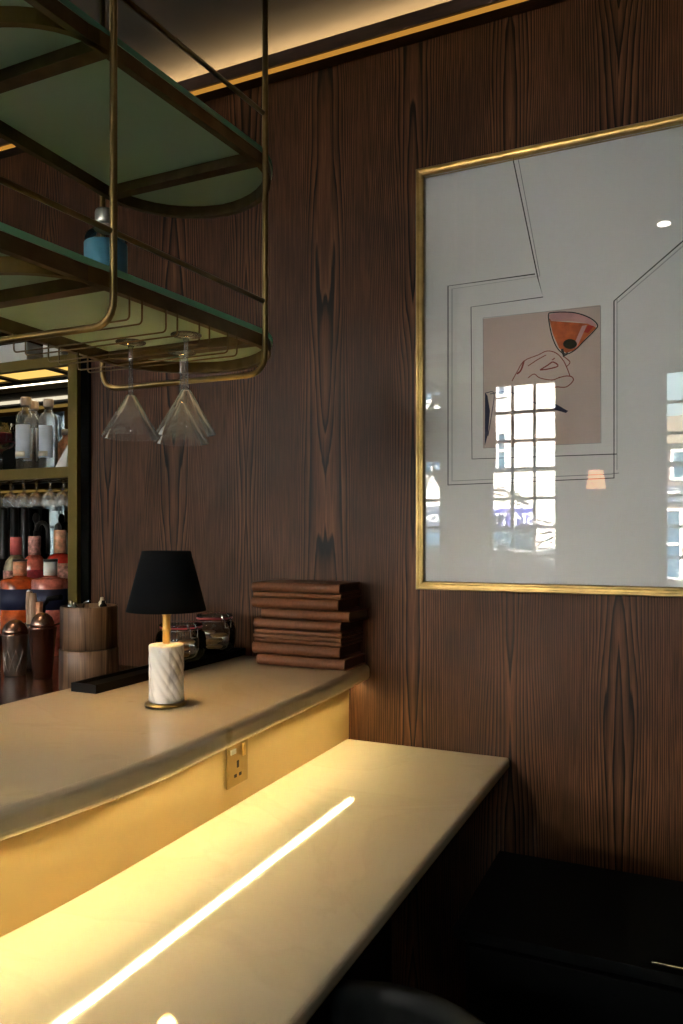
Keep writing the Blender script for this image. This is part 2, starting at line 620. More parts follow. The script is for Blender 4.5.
def text(name, s, size, loc, m, parent, rot=(PI / 2, 0, PI), depth=0.01):
    cu = bpy.data.curves.new(name, 'FONT')
    cu.body = s
    cu.size = size
    cu.extrude = depth
    cu.align_x = 'CENTER'
    cu.align_y = 'CENTER'
    cu.materials.append(M[m])
    o = bpy.data.objects.new(name, cu)
    col.objects.link(o)
    bpy.context.view_layer.update()
    me = bpy.data.meshes.new_from_object(o.evaluated_get(bpy.context.evaluated_depsgraph_get()))
    me.name = name
    bpy.data.objects.remove(o)
    o = bpy.data.objects.new(name, me)
    col.objects.link(o)
    o.location = loc
    o.rotation_euler = rot
    o.parent = parent
    return o


# ================================================================== the room
CEIL = 3.0
U0, U1 = -5.5, 3.0          # side walls
VB = -3.1                   # the wall with the windows
A0, A1, AT = -3.45, -1.946, 2.50     # recess of the back bar in the panelled wall
AB = 2.50                   # depth of the recess

w = MB()
w.box((A1, D, 0), (U1, D + 0.03, CEIL - 0.002))
w.box((A0, D, AT), (A1, D + 0.03, CEIL - 0.002))
w.box((U0, D, 0), (A0, D + 0.03, CEIL - 0.002))
w.box((A0, D, 0), (A1, D + 0.03, 1.0))
w.build('wall_back', 'wall', kind='structure')
w = MB()
w.box((A1, D + 0.031, 0), (A1 + 0.05, AB, AT + 0.05))
w.box((A0 - 0.05, D + 0.031, 0), (A0, AB, AT + 0.05))
w.box((A0 - 0.05, D + 0.031, AT), (A1 + 0.05, AB, AT + 0.05))
w.box((A0 - 0.05, AB, 0), (A1 + 0.05, AB + 0.05, AT + 0.05))
w.build('wall_recess', 'black', kind='structure')
w = MB().box((U0 - 0.2, VB - 0.25, -0.1), (U1 + 0.2, AB + 0.2, 0.0))
w.build('floor', 'floor', kind='structure')
w = MB().box((U0 - 0.2, VB - 0.25, CEIL), (U1 + 0.2, AB + 0.2, CEIL + 0.25))
w.build('ceiling', 'ceiling', kind='structure')
w = MB().box((U1, VB - 0.25, 0), (U1 + 0.2, AB, CEIL))
w.build('wall_right', 'room_wall', kind='structure')
# backing behind the panelling, shuts out the sun
w = MB()
w.box((A1 + 0.052, D + 0.032, 0), (U1, D + 0.20, CEIL))
w.box((U0, D + 0.032, 0), (A0 - 0.052, D + 0.20, CEIL))
w.box((A0 - 0.05, AB + 0.052, 0), (A1 + 0.05, AB + 0.20, CEIL))
w.box((A0 - 0.05, D + 0.032, AT + 0.052), (A1 + 0.05, AB + 0.05, CEIL))
w.build('wall_outer', 'room_wall', kind='structure')
# unseen block above, its height set to shade the street and lower shop fronts
w = MB().box((U0 - 12, VB - 0.25, CEIL + 0.25), (U1 + 10, 3.2, 7.7))
w.build('upper_shade_block', 'brick', kind='structure')


def wall_with_holes(name, holes, a0, a1, fn):
    """wall running a0..a1, holes (h0, h1, z0, z1); fn(lo, hi) gives a box for (a, z) ranges"""
    b = MB()
    x = a0
    for h0, h1, z0, z1 in sorted(holes):
        fn(b, x, h0, 0, CEIL)
        fn(b, h0, h1, 0, z0)
        fn(b, h0, h1, z1, CEIL)
        x = h1
    fn(b, x, a1, 0, CEIL)
    return b.build(name, 'room_wall', kind='structure')


WZ0, WZ1 = 1.03, 2.965
front = [(-4.9, -4.3), (-3.70, -3.10), (-2.83, -2.25), (-1.72, -1.14), (-0.20, 0.38), (1.0, 1.58), (2.0, 2.58)]
front = [(-4.3, -3.72), (-2.83, -2.25), (-1.765, -1.14), (-0.20, 0.38)]
wall_with_holes('wall_front', [(a, b, WZ0, WZ1) for a, b in front], U0 - 0.2, U1 + 0.2,
                lambda b, x0, x1, z0, z1: b.box((x0, VB - 0.22, z0), (x1, VB, z1)))
side = [(-2.45, -1.65), (-1.25, -0.45), (0.75, 1.55)]  # outer two windows are added out of view for more daylight
wall_with_holes('wall_left', [(a, b, WZ0, WZ1) for a, b in side], VB, AB + 0.2,
                lambda b, x0, x1, z0, z1: b.box((U0 - 0.2, x0, z0), (U0, x1, z1)))


def sash(i, a, b, along_x=True):
    def bx(q, p0, p1, d0, d1, z0, z1):
        if along_x:
            q.box((p0, VB - 0.12 + d0, z0), (p1, VB - 0.12 + d1, z1))
        else:
            q.box((U0 - 0.10 + d0, p0, z0), (U0 - 0.10 + d1, p1, z1))
    f = MB()
    t = 0.014
    bx(f, a, a + t, -.02, .02, WZ0, WZ1)
    bx(f, b - t, b, -.02, .02, WZ0, WZ1)
    bx(f, a + t, b - t, -.02, .02, WZ0, WZ0 + .03)
    bx(f, a + t, b - t, -.02, .02, WZ1 - t, WZ1)
    for k in (1, 2):
        x = a + (b - a) * k / 3
        bx(f, x - .015, x + .015, -.012, .012, WZ0 + .03, WZ1 - t)
    for k in range(1, 7):
        z = WZ0 + (WZ1 - WZ0) * k / 7
        h = 0.022 if k == 4 else 0.015
        bx(f, a + t, b - t, -.013, .013, z - h, z + h)
    o = f.build('window_%d' % i, 'win_frame', kind='structure')
    g = MB()
    bx(g, a + t, b - t, -.002, .002, WZ0 + .03, WZ1 - t)
    g.build('glazing', 'pane', o)


for i, (a, b) in enumerate(front):
    sash(i + 1, a, b)
for i, (a, b) in enumerate(side):
    sash(len(front) + 1 + i, a, b, False)

# light cove along the top of the panelling
cz = 2.914
MB().box((U0, D - 0.075, cz + 0.006), (U1, D - 0.055, cz + 0.045)).build('trim_1', 'cove_wood', kind='structure')
MB().box((U0, D - 0.0545, cz + 0.006), (U1, D - 0.001, cz + 0.034)).build('trim_2', 'cove_wood', kind='structure')
tag(MB().box((U0 + .1, D - 0.030, cz + 0.0345), (U1 - .1, D - 0.018, cz + 0.039)).build('cove_light', 'cove_led'),
    'warm light strip hidden above the dark ceiling ledge', 'light strip')
tag(MB().box((U0 + .1, D - 0.068, cz - 0.002), (U1 - .1, D - 0.056, cz + 0.0055)).build('ledge_light_strip', 'trim_led'),  # self-lit strip that puts the thin orange glow under the ledge
    'thin orange light line under the ceiling ledge', 'light strip')

# downlight seen in the picture glass
t = thing('downlight', 'small round downlight in the ceiling, mirrored as a white dot in the picture glass', 'downlight', (-0.113, 0.197, CEIL))
MB().lathe([(0.030, -0.006), (0.045, -0.006), (0.047, -0.0005)], n=28).build('bezel', 'silver', t)
MB().lathe([(0.029, -0.0105), (0.029, -0.0065)], n=28).build('lens', 'down_lens', t)


def spot(name, loc, power, colour, angle=110, blend=0.8, size=0.03):
    l = bpy.data.lights.new(name, 'SPOT')
    l.energy = power
    l.color = colour
    l.spot_size = math.radians(angle)
    l.spot_blend = blend
    l.shadow_soft_size = size
    o = bpy.data.objects.new(name, l)
    o.location = loc
    col.objects.link(o)
    return o


spot('downlight_beam', (-0.113, 0.197, CEIL - 0.03), 12, (1, 0.78, 0.52), 104)

for dx, dy, lab in ((-1.95, 0.45, 'added round downlight over the near part of the bar aisle'), (-1.95, 1.05, 'added round downlight over the bar aisle toward the wood wall')):  # added, unseen lamps that warm the counter from the aisle side
    d = dup(t, (dx, dy, CEIL), lab)
    d['group'] = 'added downlights over the bar aisle'
    spot('downlight_beam', (dx, dy, CEIL - 0.03), 26, (1, 0.72, 0.42), 92, 0.8)

# wall sconce between the windows, mirrored in the picture glass
t = thing('wall_sconce', 'lit peach wall sconce between two tall windows, mirrored under the drawing', 'wall lamp', (-0.765, VB, 2.0))
MB().lathe([(0.085, -0.075), (0.062, 0.085), (0.060, 0.085), (0.083, -0.075), (0.085, -0.075)], (0, 0.11, 0), 28, cap=(False, False)).build('lamp_shade', 'sconce_shade', t)
MB().box((-0.03, 0.0005, -0.13), (0.03, 0.015, -0.02)).tube([(0, 0.015, -0.09), (0, 0.08, -0.10), (0, 0.11, -0.076)], 0.006).build('bracket', 'brass', t)

# ================================================================== bar
TOP, LOW = 1.105, 0.875
frontline = [(-0.866, D - 0.002), (-0.852, 1.87), (-0.844, 1.62), (-0.838, 1.40), (-0.829, 1.20), (-0.827, 1.08), (-0.834, 0.97), (-0.847, 0.87), (-0.864, 0.77), (-0.892, 0.64), (-0.935, 0.50), (-1.00, 0.35)]


def smooth_line(pts, k=6):
    """Catmull-Rom through plan points"""
    out = []
    P = [Vector(p) for p in pts]
    for i in range(len(P) - 1):
        p0 = P[max(i - 1, 0)]
        p1, p2 = P[i], P[i + 1]
        p3 = P[min(i + 2, len(P) - 1)]
        for j in range(k):
            t = j / k
            q = 0.5 * ((2 * p1) + (p2 - p0) * t + (2 * p0 - 5 * p1 + 4 * p2 - p3) * t * t + (3 * p1 - p0 - 3 * p2 + p3) * t ** 3)
            out.append((q.x, q.y))
    out.append((P[-1].x, P[-1].y))
    return out


fl = smooth_line(frontline)
poly = fl + [(-1.425, 0.35), (-1.425, D - 0.002)]
tag(MB().prism(poly, TOP - 0.048, TOP).build('raised_counter', 'counter', bevel=0.016, seg=5),
    'raised cream stone bar top with a gently curved rounded edge, holding the lamp and menus', 'counter')
riserline = [(-0.938, D - 0.002), (-0.937, 1.6), (-0.936, 1.2), (-0.939, 1.0), (-0.951, 0.84), (-0.976, 0.64), (-1.02, 0.48), (-1.08, 0.35)]
rl = smooth_line(riserline)
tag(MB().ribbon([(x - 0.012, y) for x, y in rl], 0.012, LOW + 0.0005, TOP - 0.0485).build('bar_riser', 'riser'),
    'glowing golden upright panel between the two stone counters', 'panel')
lp = [(-0.452, D - 0.002), (-0.452, 0.30)] + [(x - 0.02, y) for x, y in rl[::-1]]
tag(MB().prism(lp, LOW - 0.03, LOW).build('bar_ledge', 'counter', bevel=0.009, seg=4),
    'lower cream stone ledge lit from under the raised bar top', 'counter')
led = [(-0.919, 2.112), (-0.919, 1.0), (-0.9235, 0.92), (-0.934, 0.84), (-0.96, 0.64), (-1.00, 0.48)]
t = MB().ribbon([(x - 0.0062, y) for x, y in led], 0.0009, TOP - 0.071, TOP - 0.0485)
t.ribbon([(x + 0.0054, y) for x, y in led], 0.0005, TOP - 0.0530, TOP - 0.0485)
bar_led = MB().ribbon(led, 0.0018, TOP - 0.0525, TOP - 0.0488).build('bar_light', 'led')
t.build('shielding_channel', 'steel', bar_led)
tag(bar_led,
    'warm light strip under the raised bar top, mirrored as a line in the lower ledge', 'light strip')
bk = [(x - 0.0265, y) for x, y in rl if y > 0.37]
b = MB()
b.prism([(-1.40, 0.37), (-1.40, D - 0.003)] + [(-0.9655, D - 0.003)] + bk[1:], LOW - 0.0299, TOP - 0.0487)
b.prism([(-1.40, 0.37), (-1.40, D - 0.003), (-0.80, D - 0.003), (-0.80, 0.37)], 0.0, LOW - 0.0305)
tag(b.build('bar_cabinet', 'black'), 'black bar cabinet body under the stone counters', 'bar')

# socket on the riser
t = thing('power_socket', 'brass wall socket with a charging port on the golden riser panel', 'socket', (-0.936, 1.485, 0.968), 0)
MB().box((0.0008, -0.043, -0.046), (0.0058, 0.043, 0.054)).build('plate', 'socket_metal', t, bevel=0.002)
for (y, z) in ((-0.022, 0.034),):
    MB().box((0.0060, y - 0.011, z - 0.006), (0.0085, y + 0.011, z + 0.006)).build('charging_port', 'silver', t, bevel=0.001)
MB().box((0.0060, 0.014, 0.016), (0.0110, 0.026, 0.044)).build('rocker_switch', 'brass', t, bevel=0.0015)
MB().box((0.0060, -0.006, -0.006), (0.0068, 0.002, 0.010)).build('earth_slot', 'slot', t)
MB().box((0.0060, -0.017, -0.026), (0.0068, -0.007, -0.019)).build('pin_slot', 'slot', t)
MB().box((0.0060, 0.003, -0.026), (0.0068, 0.013, -0.019)).build('pin_slot', 'slot', t)

# ------------------------------------------------------------------ table lamp
lx, ly = -1.071, 1.409
t = thing('table_lamp', 'small table lamp with twisted white marble base and black tapered shade', 'lamp', (lx, ly, TOP))
MB().lathe([(0.043, 0.0005), (0.0465, 0.002), (0.0465, 0.007), (0.044, 0.009)], n=48).build('base', 'brass', t)
zs = [0.0095 + 0.127 * i / 40 for i in range(41)]
prof = [(0.037, 0.0095)] + [(0.0390, z) for z in zs[1:-1]] + [(0.0375, 0.1365), (0.014, 0.138)]


def flute(r, z, a):
    if r < 0.03:
        return r
    k = min(1.0, (0.137 - z) / 0.006, (z - 0.009) / 0.004) if 0.0095 < z < 0.1365 else 0.0
    return r - 0.0022 * max(k, 0) * (1 - abs(math.sin((a * 13 + z * 13 * 17.0) / 2)))


MB().lathe(prof, n=208, twist=flute).build('marble_column', 'marble', t)
MB().lathe([(0.0085, 0.1385), (0.0085, 0.166), (0.0100, 0.168), (0.0100, 0.172), (0.0085, 0.174), (0.0085, 0.200), (0.0105, 0.204), (0.0105, 0.208), (0.006, 0.212), (0.006, 0.240)], n=24).build('stem', 'lamp_brass', t)
sh = t
MB().lathe([(0.0868, 0.2125), (0.0885, 0.212), (0.0535, 0.346), (0.0520, 0.346), (0.0868, 0.2125)], n=56, cap=(False, False)).build('lamp_shade', 'shade', t)
MB().ball((0, 0, 0.268), 0.022, 20, 1.2).build('bulb', 'bulb', t)
m_ = MB()
m_.tube([(0, 0, 0.238), (0, 0, 0.345)], 0.003)
for k in range(3):
    a = 2 * PI * k / 3 + .3
    m_.tube([(0, 0, 0.340), (0.0525 * math.cos(a), 0.0525 * math.sin(a), 0.340)], 0.0015, 6)
m_.build('shade_carrier', 'brass', t)

# ------------------------------------------------------------------ bar mat, jars
mx0, mx1 = -1.376, -1.298
b = MB()
b.box((mx0, 1.435, TOP + 0.0005), (mx1, 2.115, TOP + 0.014))
b.box((mx0, 1.435, TOP + 0.014), (mx0 + .006, 2.115, TOP + 0.022))
b.box((mx1 - .006, 1.435, TOP + 0.014), (mx1, 2.115, TOP + 0.022))
b.box((mx0 + .006, 1.435, TOP + 0.014), (mx1 - .006, 1.441, TOP + 0.022))
b.box((mx0 + .006, 2.109, TOP + 0.014), (mx1 - .006, 2.115, TOP + 0.022))
tag(b.build('bar_mat', 'rubber'), 'long narrow black rubber bar mat along the back edge of the raised bar top', 'bar mat')


def cookie_jar(loc, R, h, label, rz):
    t = thing('clip_top_jar', label, 'jar', loc, rz, 'clip-top jars on the bar mat')
    pr = [(R * .55, 0.0005), (R * .8, 0.003), (R * .95, h * .16), (R, h * .32), (R, h * .58), (R * .93, h * .72), (R * .78, h * .80), (R * .76, h * .84)]
    inner = [(r - .0025, z) for r, z in pr[::-1]]
    inner[-1] = (R * .5, 0.004)
    MB().lathe(pr + inner, n=36).build('glass_body', 'jar_glass', t)
    MB().lathe([(R * .74, h * .845), (R * .84, h * .845), (R * .84, h * .885), (R * .74, h * .885), (R * .74, h * .845)], n=36, cap=(False, False)).build('rubber_seal', 'red_seal', t)
    MB().lathe([(R * .84, h * .89), (R * .86, h * .91), (R * .80, h * .96), (R * .4, h)], n=36).build('glass_lid', 'jar_glass', t)
    wz = h * .80
    ring = [(R * .80 * math.cos(a), R * .80 * math.sin(a), wz) for a in [2 * PI * i / 28 for i in range(28)]]
    wire = MB().tube(ring, 0.0016, 6, closed=True)
    for s in (-1, 1):
        wire.tube([(R * .80, s * .012, wz), (R * .98, s * .013, wz + .010), (R * 1.04, s * .012, wz + .004), (R * 1.03, s * .010, wz - .018)], 0.0016, 6)
        wire.tube([(R * .80, s * .012, wz), (R * .86, s * .012, h * .93), (R * .7, s * .010, h * .985)], 0.0016, 6)
    wire.tube([(R * 1.03, -.010, wz - .018), (R * 1.03, .010, wz - .018)], 0.0016, 6)
    wire.build('wire_clip', 'steel', t)
    return t


random.seed(3)


def fill_biscuits(o, R, n, dome):
    loc = o.location
    for k in range(n):
        a = 2.4 * k + .5
        r = R * (.30 if k else 0.0) * (1 if k % 2 else 1.15)
        z = 0.010 + 0.0115 * k
        bz = MB().lathe([(0.012, 0.0), (0.023, 0.001), (0.026, 0.005), (0.023, 0.009), (0.010, 0.0105)], n=18)
        q = bz.build('biscuit', 'cookie')
        q.location = (loc[0] + r * math.cos(a), loc[1] + r * math.sin(a), loc[2] + z)
        tag(q, dome, 'biscuit', 'biscuits in the jars')


J1 = (-1.338, 1.828, TOP + 0.0225)
J2 = (-1.345, 2.010, TOP + 0.0225)
j1 = cookie_jar(J1, 0.072, 0.112, 'clip-top glass jar with red seal right behind the table lamp', math.radians(-25))
j2 = cookie_jar(J2, 0.066, 0.122, 'clip-top glass jar with red seal nearer the stack of leather menus', math.radians(-20))
fill_biscuits(j1, 0.072, 4, 'round golden biscuit inside the jar behind the table lamp')
fill_biscuits(j2, 0.066, 5, 'round golden biscuit inside the jar nearer the menu stack')

# ------------------------------------------------------------------ leather menus
mlabel = ['leather menu at the very bottom of the stack by the wall',
          'leather menu second from the bottom of the stack',
          'thin leather menu, lowest of the three thin ones mid-stack',
          'thin leather menu, middle of the three thin ones mid-stack',
          'thin leather menu, upper of the three thin ones mid-stack',
          'thick leather menu lying just above the three thin ones',
          'leather menu pushed out to the side, third thick one from the top',
          'leather menu second thick one from the top, jutting toward the jars',
          'thin leather menu just under the top menu',
          'tan leather menu with rounded spine on top of the stack']
mh = [0.032, 0.035, 0.0125, 0.0125, 0.0125, 0.030, 0.030, 0.033, 0.0145, 0.029]
mo = [0.010, -0.006, 0.002, 0.000, 0.004, -0.004, 0.022, -0.010, -0.003, -0.008]
z = TOP + 0.0005
for k, (h, off) in enumerate(zip(mh, mo)):
    L_ = 0.288
    x0 = -1.178 + off
    y0, y1 = 1.962 + random.uniform(-.004, .004), D - 0.006
    t = thing('leather_menu', mlabel[k], 'menu', (x0 + L_ / 2, (y0 + y1) / 2, z), math.radians(-1.2 + random.uniform(-.9, .9)), 'leather menus stacked on the bar top')
    dy = (y1 - y0) / 2 - 0.004
    th = 0.0035 if h > .02 else 0.0022
    r = h / 2
    # cover wraps round the spine (profile in y, z), long side along x
    pf = [(dy, 0.0), (-dy + r * .8, 0.0)]
    pf += [(-dy + r * .8 - r * .8 * math.sin(a), r - r * math.cos(a)) for a in [PI * i / 10 for i in range(1, 10)]]
    pf += [(-dy + r * .8, h), (dy, h), (dy, h - th), (-dy + r * .8, h - th)]
    pf += [(-dy + r * .8 - (r * .8 - th) * math.sin(a), r + (r - th) * math.cos(a)) for a in [PI * i / 10 for i in range(1, 10)]]
    pf += [(-dy + r * .8, th), (dy, th)]
    rot = Matrix(((0, 0, 1, 0), (1, 0, 0, 0), (0, 1, 0, 0), (0, 0, 0, 1)))
    MB().prism(pf, -L_ / 2, L_ / 2, rot, smooth=False).build('cover', 'leather', t, bevel=0.0008)
    MB().box((-L_ / 2 + .004, -dy + r * .8 + .001, th + .0006), (L_ / 2 - .004, dy - .006, h - th - .0006)).build('pages', 'pages', t)
    z += h + 0.0004

# ================================================================== hanging gantry
def fline(v, d=0.0):
    return (-0.812 - (1.39 - v) * 0.091 - d, v)


g = thing('hanging_bar_gantry', 'brass hanging gantry of two frosted green glass shelves above the bar top', 'shelf', (-1.02, 1.1, CEIL))
gl = Vector(g.location)


def loc_mb(mb):
    mb.v = [tuple(Vector(p) - gl) for p in mb.v]
    return mb


far_end = arc((-0.812 - 1.222) / 2, 1.385, 0.205, 0.195, 2, 178, 20)       # from the front edge round to the back edge
outline = [(-0.912, 0.30)] + [fline(v) for v in (0.5, 0.7, 0.9, 1.1, 1.3)] + far_end + [(-1.222, 1.2), (-1.222, 0.9), (-1.222, 0.6), (-1.222, 0.30)]
near_arc = [(-0.852, 0.972)] + arc(-1.037, 0.968, 0.184, 0.135, -8, -172, 18) + [(-1.222, 0.968)]
inset = 0.010
cxm, cym = -1.03, 0.95


def shrink(pts, k):
    out = []
    for x, y in pts:
        nx = x + (k if x < -1.03 else -k)
        ny = y - (k if y > 1.45 else 0)
        out.append((nx, ny))
    return out


for z0, nm in ((2.284, 'upper'), (1.906, 'lower')):
    gs = loc_mb(MB().prism(outline, z0, z0 + 0.011)).build('glass_shelf', ['shelf_glass', 'glass_edge'], g)
    for p_ in gs.data.polygons:
        p_.material_index = 1 if abs(p_.normal.z) < 0.5 else 0
    gs['label'] = nm + ' frosted green glass shelf of the gantry'
    fr = loc_mb(MB().ribbon(shrink(outline, 0.008), 0.007, z0 - 0.025, z0 - 0.0005)).build('shelf_frame', 'bronze', gs)
    loc_mb(MB().ribbon(near_arc, 0.006, z0 - 0.025, z0 - 0.0005)).build('curved_end_bar', 'dark_brass', gs)
    for v, ub in ((0.970, -1.214), (1.388, -1.214)):
        f0 = fline(v, 0.012)
        loc_mb(MB().box((ub, v - 0.013, z0 - 0.022), (f0[0], v + 0.013, z0 - 0.001))).build('cross_bar', 'bronze', gs)
    zr = z0 + 0.078 if nm == 'upper' else z0 + 0.066
    loc_mb(MB().tube([(*fline(v, -0.006), zr) for v in (0.30, 0.7, 1.0, 1.39)], 0.0048)).build('guard_rail', 'dark_brass', g)
for v, ub in ((0.972, -1.232), (1.39, -1.232), (0.34, -1.232)):
    f0 = fline(v, -0.007)
    zb = 1.822
    pf, pb = (f0[0], v, zb), (ub, v - 0.006, zb)
    path = [(f0[0], v, CEIL - 0.001), (f0[0], v, 2.4), (f0[0], v, 2.0)] + fillet3((f0[0], v, 2.2), pf, pb, 0.045) + fillet3(pf, pb, (ub, v - 0.006, 2.2), 0.045) + [(ub, v - .006, 2.0), (ub, v - .006, 2.4), (ub, v - .006, CEIL - 0.001)]
    loc_mb(MB().tube(path, 0.0062, 12)).build('pole', 'dark_brass', g)
for v in (1.031, 1.1185, 1.2075, 1.292):
    f = -0.013
    rod = MB()
    for dv in (-0.0145, 0.0145):
        fx = fline(v + dv, 0.002)[0]
        p0, p1 = (fx, v + dv, 1.843), (-1.205, v + dv, 1.843)
        path = [(fx, v + dv, 1.883)] + fillet3((fx, v + dv, 1.883), p0, p1, 0.009) + fillet3(p0, p1, (-1.205, v + dv, 1.883), 0.009) + [(-1.205, v + dv, 1.883)]
        rod.tube(path, 0.0016, 8)
    loc_mb(rod).build('glass_rack_rod', 'bronze', g)

# martini glasses hanging by their feet
MR = 0.0545


def martini(loc, label):
    t = thing('martini_glass', label, 'glass', loc, 0, 'martini glasses hanging from the gantry')
    z0 = 0.0
    MB().lathe([(0.006, -0.006), (0.012, -0.0028), (0.028, 0.0), (0.0282, 0.0014), (0.010, 0.0022)], n=40).build('foot', 'stem_glass', t)
    MB().lathe([(0.0055, -0.098), (0.0042, -0.090), (0.0036, -0.05), (0.0040, -0.012), (0.006, -0.006)], n=16).build('stem', 'stem_glass', t)
    MB().lathe([(MR - 0.0012, -0.1795), (MR, -0.1800), (MR - .0002, -0.1785), (0.0085, -0.1000), (0.004, -0.0982)], n=56, cap=(False, True)).build('bowl', 'glass', t)
    return t


rz = 1.8452 + 0.0055
martini((-0.967, 1.163, rz), 'upside-down martini glass hanging on its own, apart from the overlapping pair')
martini((-0.840, 1.163, rz), 'upside-down martini glass that is the front one of the overlapping pair')
martini((-0.928, 1.270, rz), 'upside-down martini glass hidden behind the front one of the overlapping pair')

# small bottle with blue label on the lower shelf
t = thing('blue_label_bottle', 'small clear bottle with sky blue label and silver cap on the gantry shelf', 'bottle', (-0.972, 1.10, 1.9175))
MB().lathe([(0.034, 0.0005), (0.0375, 0.004), (0.0375, 0.106), (0.036, 0.114), (0.028, 0.121), (0.019, 0.126), (0.017, 0.131), (0.017, 0.140)], n=36).build('glass_body', 'jar_glass', t)
MB().lathe([(0.0382, 0.006), (0.0382, 0.098)], n=36).build('label_band', 'blue', t)
MB().lathe([(0.0185, 0.131), (0.0190, 0.140), (0.0190, 0.156), (0.0175, 0.160), (0.012, 0.161)], n=28).build('cap', 'silver', t)
MB().lathe([(0.0195, 0.124), (0.0200, 0.130)], n=28).build('collar', 'label_cream', t)

# ================================================================== picture
PV = D - 0.004
p_tl = on_v(415.3, 168.8, D - 0.03)
fx0, fz1 = p_tl.x, p_tl.z
fz0 = on_v(416, 589.5, D - 0.03).z
fx1 = fx0 + 0.93
W_, H_ = fx1 - fx0, fz1 - fz0
t = thing('framed_drawing', 'large gilt-framed drawing of a hand lifting an orange cocktail, on the wood wall', 'picture', (fx0 + W_ / 2, D, fz0))
org = Vector(t.location)


def pl(mb):
    mb.v = [tuple(Vector(p) - org) for p in mb.v]
    return mb


fw = 0.024
# moulded frame: profile swept round the rectangle, mitred
prof = [(0.0, -0.001), (0.0, -0.026), (0.003, -0.031), (0.007, -0.031), (0.009, -0.027), (0.014, -0.026), (0.018, -0.029), (0.021, -0.029), (0.024, -0.024), (0.024, -0.001)]
fm = MB()
corners = [(fx0, fz0, 1, 1), (fx1, fz0, -1, 1), (fx1, fz1, -1, -1), (fx0, fz1, 1, -1)]
vs = []
for x, z, sx, sz in corners:
    for d, y in prof:
        vs.append((x + sx * d, D + y, z + sz * d))
n = len(prof)
fs = []
for i in range(4):
    j = (i + 1) % 4
    for k in range(n):
        k2 = (k + 1) % n
        fs.append((i * n + k, j * n + k, j * n + k2, i * n + k2))
fm.add(vs, fs)
pl(fm).build('frame', 'gilt', t)
MV = D - 0.012      # face of the mat
pl(MB().box((fx0 + fw + .0003, MV, fz0 + fw + .0003), (fx1 - fw - .0003, D - 0.002, fz1 - fw - .0003))).build('mat_board', 'mat_board', t)
pl(MB().box((fx0 + fw + .0003, D - 0.0225, fz0 + fw + .0003), (fx1 - fw - .0003, D - 0.0195, fz1 - fw - .0003))).build('glass_pane', 'picture_glass', t)

# the sheet of blush paper
a_tl, a_tr = on_v(483, 318, MV), on_v(600.5, 306, MV)
a_bl, a_br = on_v(484, 448, MV), on_v(601, 443, MV)
ax0, ax1 = a_tl.x, a_tr.x
az1, az0 = (a_tl.z + a_tr.z) / 2, (a_bl.z + a_br.z) / 2
paper = pl(MB().box((ax0, MV - 0.0006, az0), (ax1, MV - 0.0001, az1))).build('paper_sheet', 'blush', t)


def line_px(mb, pts, wd, lift=0.0, closed=False):
    wd *= 1.35
    """pen line on the picture plane through photo pixels"""
    y = MV - 0.0008 - lift
    q = [on_v(px, py, y) for px, py in pts]
    q2 = [(p.x, p.z) for p in q]
    n = len(q2)
    vs, fs = [], []
    for i in range(n):
        a = Vector(q2[i - 1 if i else (n - 1 if closed else 0)])
        b = Vector(q2[(i + 1) % n if (closed or i < n - 1) else i])
        d = (b - a).normalized()
        nrm = Vector((-d.y, d.x)) * wd / 2
        p = Vector(q2[i])
        vs += [(p.x + nrm.x, y, p.y + nrm.y), (p.x - nrm.x, y, p.y - nrm.y)]
    for i in range(n if closed else n - 1):
        j = (i + 1) % n
        fs.append((2 * i, 2 * i + 1, 2 * j + 1, 2 * j))
    mb.add(vs, fs)


def fill_px(mb, pts, lift):
    y = MV - 0.0008 - lift
    mb.add([tuple(on_v(px, py, y)) for px, py in pts], [tuple(range(len(pts)))])


def spl(pts, k=6):
    return smooth_line(pts, k)


ink = MB()
line_px(ink, [(513, 159), (538, 278.5), ], .0022)
line_px(ink, [(535, 274), (448, 286), (448, 485), (614, 478), (614, 301), (683, 241), (690, 234.6)], .0024)
line_px(ink, [(538, 278.5), (543, 297), (471, 307), (472, 459), (617, 454)], .0018)
pl(ink).build('ruled_lines', 'ink', t)
soft = MB()
line_px(soft, [(518, 158), (540, 276), (452, 289), (452, 481), (611, 474), (619, 473)], .0015)
line_px(soft, [(483, 318), (600.5, 306), (601, 443), (484, 448)], .0012, closed=True)
line_px(soft, [(617, 299), (617, 470)], .0012)
line_px(soft, [(617, 303), (683, 246)], .0012)
pl(soft).build('pencil_lines', 'ink_soft', t)
# drink
drk = MB()
fill_px(drk, [(549, 318), (552, 321), (594, 324), (596, 328), (586, 338), (576, 350), (566, 353), (559, 348), (553, 334)], .0001)
pl(drk).build('painted_drink', 'drink', t)
d2 = MB()
fill_px(d2, [(548.5, 315), (556, 312.5), (572, 312), (588, 317), (597, 325), (595, 327), (586, 323), (570, 321), (551, 321)], .0002)
fill_px(d2, [(582, 326), (587, 325), (577, 347), (572, 349)], .0002)
pl(d2).build('painted_glass_rim', 'drink_light', t)
d3 = MB()
fill_px(d3, [(565 + 7 * math.cos(a) + 5, 344 + 5 * math.sin(a)) for a in [2 * PI * i / 14 for i in range(14)]], .0003)
pl(d3).build('painted_olive', 'cherry', t)
d4 = MB()
fill_px(d4, [(588, 325), (594, 326), (588, 333), (584, 332)], .0003)
pl(d4).build('painted_garnish', 'red_paint', t)
gl_ = MB()
line_px(gl_, spl([(549, 313), (560, 312), (576, 313), (590, 318), (597.5, 325), (594, 331), (584, 341), (575, 350), (566, 354), (558, 349), (552, 336), (548.5, 318), (549, 313)]), .0022, .0004)
line_px(gl_, [(562, 349), (564, 356), (568, 353)], .005, .0004)
pl(gl_).build('glass_outline', 'ink', t)
hnd = MB()
